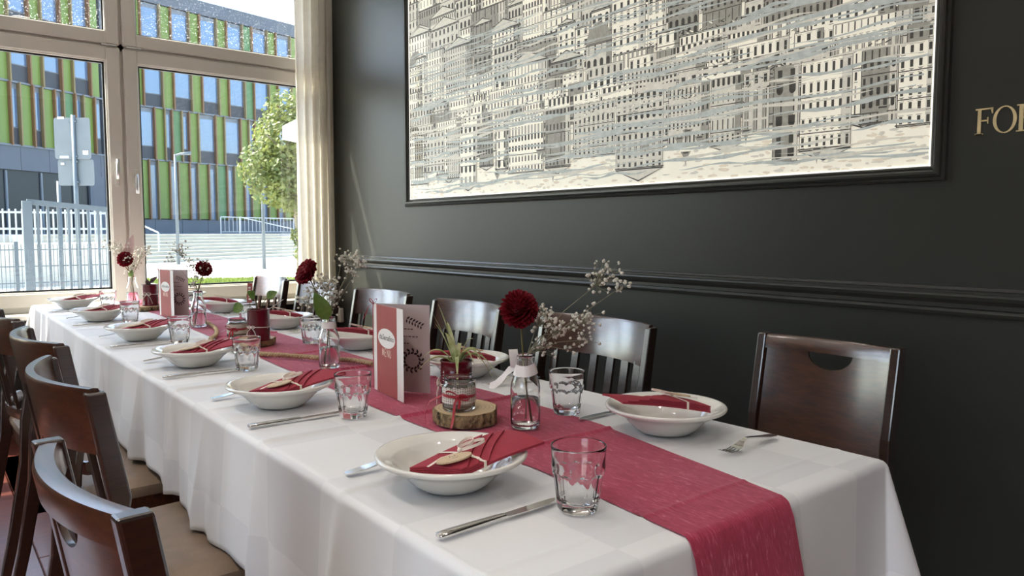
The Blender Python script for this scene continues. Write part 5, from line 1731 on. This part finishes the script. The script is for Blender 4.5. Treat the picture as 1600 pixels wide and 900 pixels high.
row(WL, [('G',0.66),('W',1.10)], 1.62, 17, Z[3], Z[4], 0.7)
row(WL, [('G',0.66),('W',1.10)], 1.62, 17, Z[2], Z[3], 0.95)
row(WL, [('W',0.46),('G',0.68)], 1.62, 17, Z[1], Z[2], 0.95)
unit(WR, 'ledge', 0, 0.75, Z[0], Z[4], M_SLATE); unit(WL, 'ledge', 0, 1.5, Z[0], Z[4], M_SLATE)
for z in Z[1:4]:
    wbox(WR, 0, 24, z-0.05, z+0.05, -0.12, 0.12).build('ledge', M_WINF, bd); wbox(WL, 0, 18, z-0.05, z+0.05, -0.12, 0.12).build('ledge', M_WINF, bd)
for k in range(12): unit(WR, 'cladding_panel', 0.02+k*1.9, 1.88, 1.0, Z[0]-0.02, M_SLATE)
for k in range(10): unit(WL, 'cladding_panel', 0.02+k*1.75, 1.73, 4.55, Z[1]-0.02, M_SLATE)
# dark glazed entrance recess under the left wing
wbox(WL, 2.6, 19, 1.0, 4.55, -0.12, -0.10).build('entrance_recess', M_DARKREC, bd)
wbox(WL, 0.0, 2.6, 1.0, 4.55, -0.12, 0.06).build('corner_cladding', M_SLATE, bd)
for k in range(7):
    wbox(WL, 3.6+k*2.1, 3.7+k*2.1, 1.0, 4.5, -0.10, 0.0).build('entrance_mullion', M_WINF, bd)
# stair rails
def railing(name, label, pts, h, m, post=0.05, bars=0.0, cat='railing'):
    t = thing(name, label, cat, pts[0]); F0 = Vector(pts[0])
    for a, b in zip(pts, pts[1:]):
        a, b = Vector(a)-F0, Vector(b)-F0
        MB().bar(a+Vector((0,0,h)), b+Vector((0,0,h)), post, post).build('handrail', m, t)
        if bars:
            MB().bar(a+Vector((0,0,0.12)), b+Vector((0,0,0.12)), post*0.7, post*0.7).build('bottom_rail', m, t)
            n = int((b-a).length/bars)
            for i in range(1, n):
                p = a.lerp(b, i/n); MB().bar(p+Vector((0,0,0.1)), p+Vector((0,0,h)), post*0.5, post*0.5).build('bar', m, t)
    for p in pts:
        p = Vector(p)-F0; MB().bar(p, p+Vector((0,0,h)), post, post).build('post', m, t)
    return t
def SP(a, d, z): q = S0 + SD*a + SN*d; return (q.x, q.y, z)
railing('stair_handrail', 'slanting white handrail at the left of the outdoor stairs', [SP(3.4, 0.9, GZ+0.35), SP(3.4, 3.3, 1.02), SP(3.4, 5.0, 1.02)], 0.95, M_WHITEMET, 0.06)
railing('stair_railing', 'white barred railing on the plaza right of the outdoor stairs', [SP(11.0, 4.2, 1.02), SP(17.5, 4.2, 1.02)], 0.95, M_WHITEMET, 0.055, 0.32)
railing('sloping_handrail', 'thin white handrail sloping down beside the plaza railing', [SP(11.6, 3.4, 1.02), SP(15.6, 0.4, GZ+0.1)], 0.95, M_WHITEMET, 0.055)

# grey guard railing, mesh fence and white palisade on the left
gA, gB = Vector((1.23, 11.9, 0.32)), Vector((2.55, 11.9, 0.20))
g = thing('guard_railing', 'heavy grey steel railing with vertical bars outside the left window', 'railing', gA)
dv = gB-gA
MB().bar((0,0,1.23), dv+Vector((0,0,1.23)), 0.06, 0.07).build('top_rail', M_GALV, g)
MB().bar((0,0,-0.46), (0,0,1.24), 0.11, 0.11).build('post', M_GALV, g)
MB().bar(dv+Vector((0,0,-0.46)), dv+Vector((0,0,1.24)), 0.10, 0.10).build('post', M_GALV, g)
nb = 11
for i in range(1, nb):
    p = dv*(i/nb); MB().bar(p+Vector((0,0,-0.40)), p+Vector((0,0,1.2)), 0.042, 0.03).build('bar', M_GALV, g)
mf0, mf1 = Vector((-1.8, 13.4, GZ)), Vector((2.72, 13.3, GZ))
mf = thing('mesh_fence', 'fine grey wire mesh fence low outside the left window', 'fence', mf0)
dv = mf1-mf0; nw = 88
me_w = MB().bar((0,0,0.02), (0,0,1.16), 0.009, 0.009).mesh('wire', M_GALV)
for i in range(nw+1): link('wire', me_w, mf, tuple(dv*(i/nw)))
for z in (0.08, 0.33, 0.58, 0.83, 1.08):
    MB().bar(Vector((0,0,z)), dv+Vector((0,0,z)), 0.010, 0.016).build('cross_wire', M_GALV, mf)
for i in range(4):
    p = dv*(i/3+0.001); MB().bar(p, p+Vector((0,0,1.2)), 0.05, 0.05).build('post', M_GALV, mf)
pw = thing('palisade', 'white palisade railing on a low wall beyond the grey railing', 'railing', (-2.5, 22.0, GZ))
dv = Vector((6.7, -0.6, 0)); npl = 52
MB().add([tuple(Vector(q)) for q in ((0,0,0),(6.7,-0.6,0),(6.7,-0.35,0),(0,0.25,0),(0,0,1.08),(6.7,-0.6,1.08),(6.7,-0.35,1.08),(0,0.25,1.08))], [(3,2,1,0),(4,5,6,7),(0,1,5,4),(1,2,6,5),(2,3,7,6),(3,0,4,7)]).build('low_wall', M_STEP, pw)
me_b = MB().bar((0,0.12,1.06), (0,0.12,1.90), 0.035, 0.035).mesh('pale', M_WHITEMET)
for i in range(npl+1): link('pale', me_b, pw, tuple(dv*(i/npl)))
for z in (1.42, 1.82): MB().bar(Vector((0,0.12,z)), dv+Vector((0,0.12,z)), 0.03, 0.05).build('rail', M_WHITEMET, pw)

# traffic sign seen from behind
sg = thing('traffic_sign', 'back of two grey traffic sign plates on steel posts outside the window', 'sign', (2.42, 16.2, GZ))
sx, sy_ = Vector((0.78, -0.62, 0)), Vector((0.62, 0.78, 0))
def plate(c, hw, hh, off):
    n = 6; r = 0.05; pts = []
    for (qx, qz, a0) in ((hw-r, hh-r, 0), (-hw+r, hh-r, PI/2), (-hw+r, -hh+r, PI), (hw-r, -hh+r, 1.5*PI)):
        for i in range(n): a = a0 + PI/2*i/(n-1); pts.append((qx+r*cos(a), qz+r*sin(a)))
    m = len(pts); mb = MB()
    mb.add([c + sx*a + sy_*o_ + Vector((0,0,b)) for o_ in (off, off+0.02) for a, b in pts], [tuple(range(m)), tuple(range(2*m-1, m-1, -1))] + [(i, m+i, m+(i+1)%m, (i+1)%m) for i in range(m)])
    return mb
plate(Vector((0.0,0,3.09)), 0.335, 0.385, 0.045).build('sign_plate', M_SIGN, sg)
plate(Vector((0.04,0,2.46)), 0.335, 0.245, 0.045).build('sign_plate', M_SIGN, sg)
MB().tube([(0.05,0,0), (0.05,0,3.52)], 0.038, 14).build('post', M_GALV, sg, True)
MB().tube([tuple(Vector((-0.19,0.30,0))), tuple(Vector((-0.19,0.30,2.3)))], 0.035, 12).build('post', M_GALV, sg, True)
for z in (3.40, 2.76, 2.66, 2.28): MB().obox((0.05,0.02,z), sx*0.07, sy_*0.03, (0,0,0.016)).build('clamp', M_GALV, sg)
for (a, z, ww, hh) in ((-0.16,2.745,0.08,0.018),(0.24,2.83,0.05,0.035),(-0.2,2.62,0.03,0.02),(-0.2,3.47,0.06,0.02)):
    MB().obox(Vector((0,0,z)) + sx*a + sy_*0.043, sx*ww, sy_*0.002, (0,0,hh)).build('sticker', M_STICKER, sg)

# lamp posts
def lamp_post(x, y, h, r, label, arm=True):
    t = thing('lamp_post', label, 'lamp post', (x, y, GZ))
    MB().tube([(0,0,0), (0,0,h*0.5), (0,0,h)], [r*1.25, r, r*0.8], 12).build('pole', M_GALV, t, True)
    if arm: MB().tube([(0,0,h-0.05), (0.15,-0.12,h+0.02), (0.5,-0.4,h+0.05)], [r*0.7, r*0.7, r*1.3], 10).build('lamp_arm', M_GALV, t, True)
lamp_post(8.60, 32.8, 4.5, 0.060, 'thin grey lamp post standing before the stairs and green facade')
lamp_post(9.92, 26.7, 4.4, 0.055, 'slim grey pole standing below the leafy tree crown', False)
lamp_post(4.55, 21.0, 1.85, 0.075, 'short grey bollard post just right of the window mullion', False)

# tree
tr = thing('street_tree', 'leafy green street tree behind the right window pane', 'tree', (9.70, 23.0, GZ))
MB().tube([(0,0,0), (0.03,0,0.9), (-0.05,0.05,1.9), (-0.2,0.1,3.3), (-0.3,0.1,4.6)], [0.12,0.10,0.09,0.07,0.03], 10).build('trunk', M_TRUNK, tr, True)
rg = random.Random(31)
for k in range(7):
    a = k*0.9; z = 2.2 + k*0.3
    MB().tube([(-0.1,0.05,z), (-0.1+0.7*cos(a), 0.05+0.7*sin(a), z+0.6), (-0.1+1.25*cos(a), 0.05+1.25*sin(a), z+0.9)], [0.04,0.025,0.01], 6).build('branch', M_TRUNK, tr, True)
cr = MB()
blobs = [(-0.55,0,3.0,1.15,0.95), (0.35,0.1,3.3,1.25,1.1), (-0.2,0,4.3,1.2,0.95), (-0.1,0.1,5.1,0.95,0.75), (0.7,0.2,4.4,1.0,0.9), (-1.05,0,3.4,0.85,0.8), (0.1,0,2.35,0.85,0.55), (0.1,-0.1,0.75,0.32,0.45), (0.0,0,1.25,0.26,0.3)]
for (bx, by, bz, br, bh) in blobs:
    n = int(900*br*br) if br > 0.4 else 170
    for _ in range(n):
        d = Vector((rg.gauss(0,1), rg.gauss(0,1), rg.gauss(0,1))).normalized()
        q = rg.random()**0.35
        p = Vector((bx+d.x*br*q, by+d.y*br*q, bz+d.z*bh*q))
        s = rg.uniform(0.055, 0.10)
        nz = (d + Vector((rg.gauss(0,0.6), rg.gauss(0,0.6), rg.gauss(0,0.6)+0.4))).normalized()
        x = nz.orthogonal().normalized(); x.rotate(Matrix.Rotation(rg.uniform(0,6.28), 3, nz)); y_ = nz.cross(x)
        cr.add([p - x*s, p + y_*s*0.7 + nz*s*0.2, p + x*s, p - y_*s*0.7 + nz*s*0.2], [(0,1,2),(0,2,3)])
cr.build('crown', M_TREE, tr, kind='stuff')

# cafe parasol on the terrace
pa = thing('parasol', 'white cafe parasol peeking in beside the curtain, before the tree', 'parasol', (4.90, 8.10, GZ))
pm = MB(); n = 8; Rp = 1.55
pv = [(0,0,3.02)] + [(Rp*cos(2*PI*i/n+0.25), Rp*sin(2*PI*i/n+0.25), 2.62) for i in range(n)] + [(Rp*cos(2*PI*i/n+0.25), Rp*sin(2*PI*i/n+0.25), 2.46) for i in range(n)]
pm.add(pv, [(0, 1+i, 1+(i+1)%n) for i in range(n)] + [(1+i, n+1+i, n+1+(i+1)%n, 1+(i+1)%n) for i in range(n)])
pm.build('canopy', M_PARASOL, pa)
MB().tube([(0,0,0.05),(0,0,3.05)], 0.025, 10).build('pole', M_WHITEMET, pa, True)
MB().lathe([(0.28,0),(0.28,0.06),(0.06,0.10)], 24).build('base', M_GALV, pa)
for i in range(n):
    MB().bar((0,0,2.98), (Rp*0.98*cos(2*PI*i/n+0.25), Rp*0.98*sin(2*PI*i/n+0.25), 2.60), 0.02, 0.02).build('rib', M_WHITEMET, pa)

# grass verge
gm = MB(); rg = random.Random(3)
for _ in range(9000):
    t = rg.random(); q = rg.random()
    x = 4.9 + 7.5*t; y_ = 19.9 - 0.55*(x-6) + 2.0*q
    h = rg.uniform(0.05, 0.13); a = rg.uniform(0, PI); wd = 0.02
    lx, ly = rg.gauss(0,0.03), rg.gauss(0,0.03)
    gm.add([(x-wd*cos(a), y_-wd*sin(a), GZ), (x+wd*cos(a), y_+wd*sin(a), GZ), (x+lx, y_+ly, GZ+h)], [(0,1,2)])
o = gm.build('grass_verge', M_GRASS, None, kind='stuff')
o['label'] = 'strip of bright green grass outside below the right window'; o['category'] = 'grass'
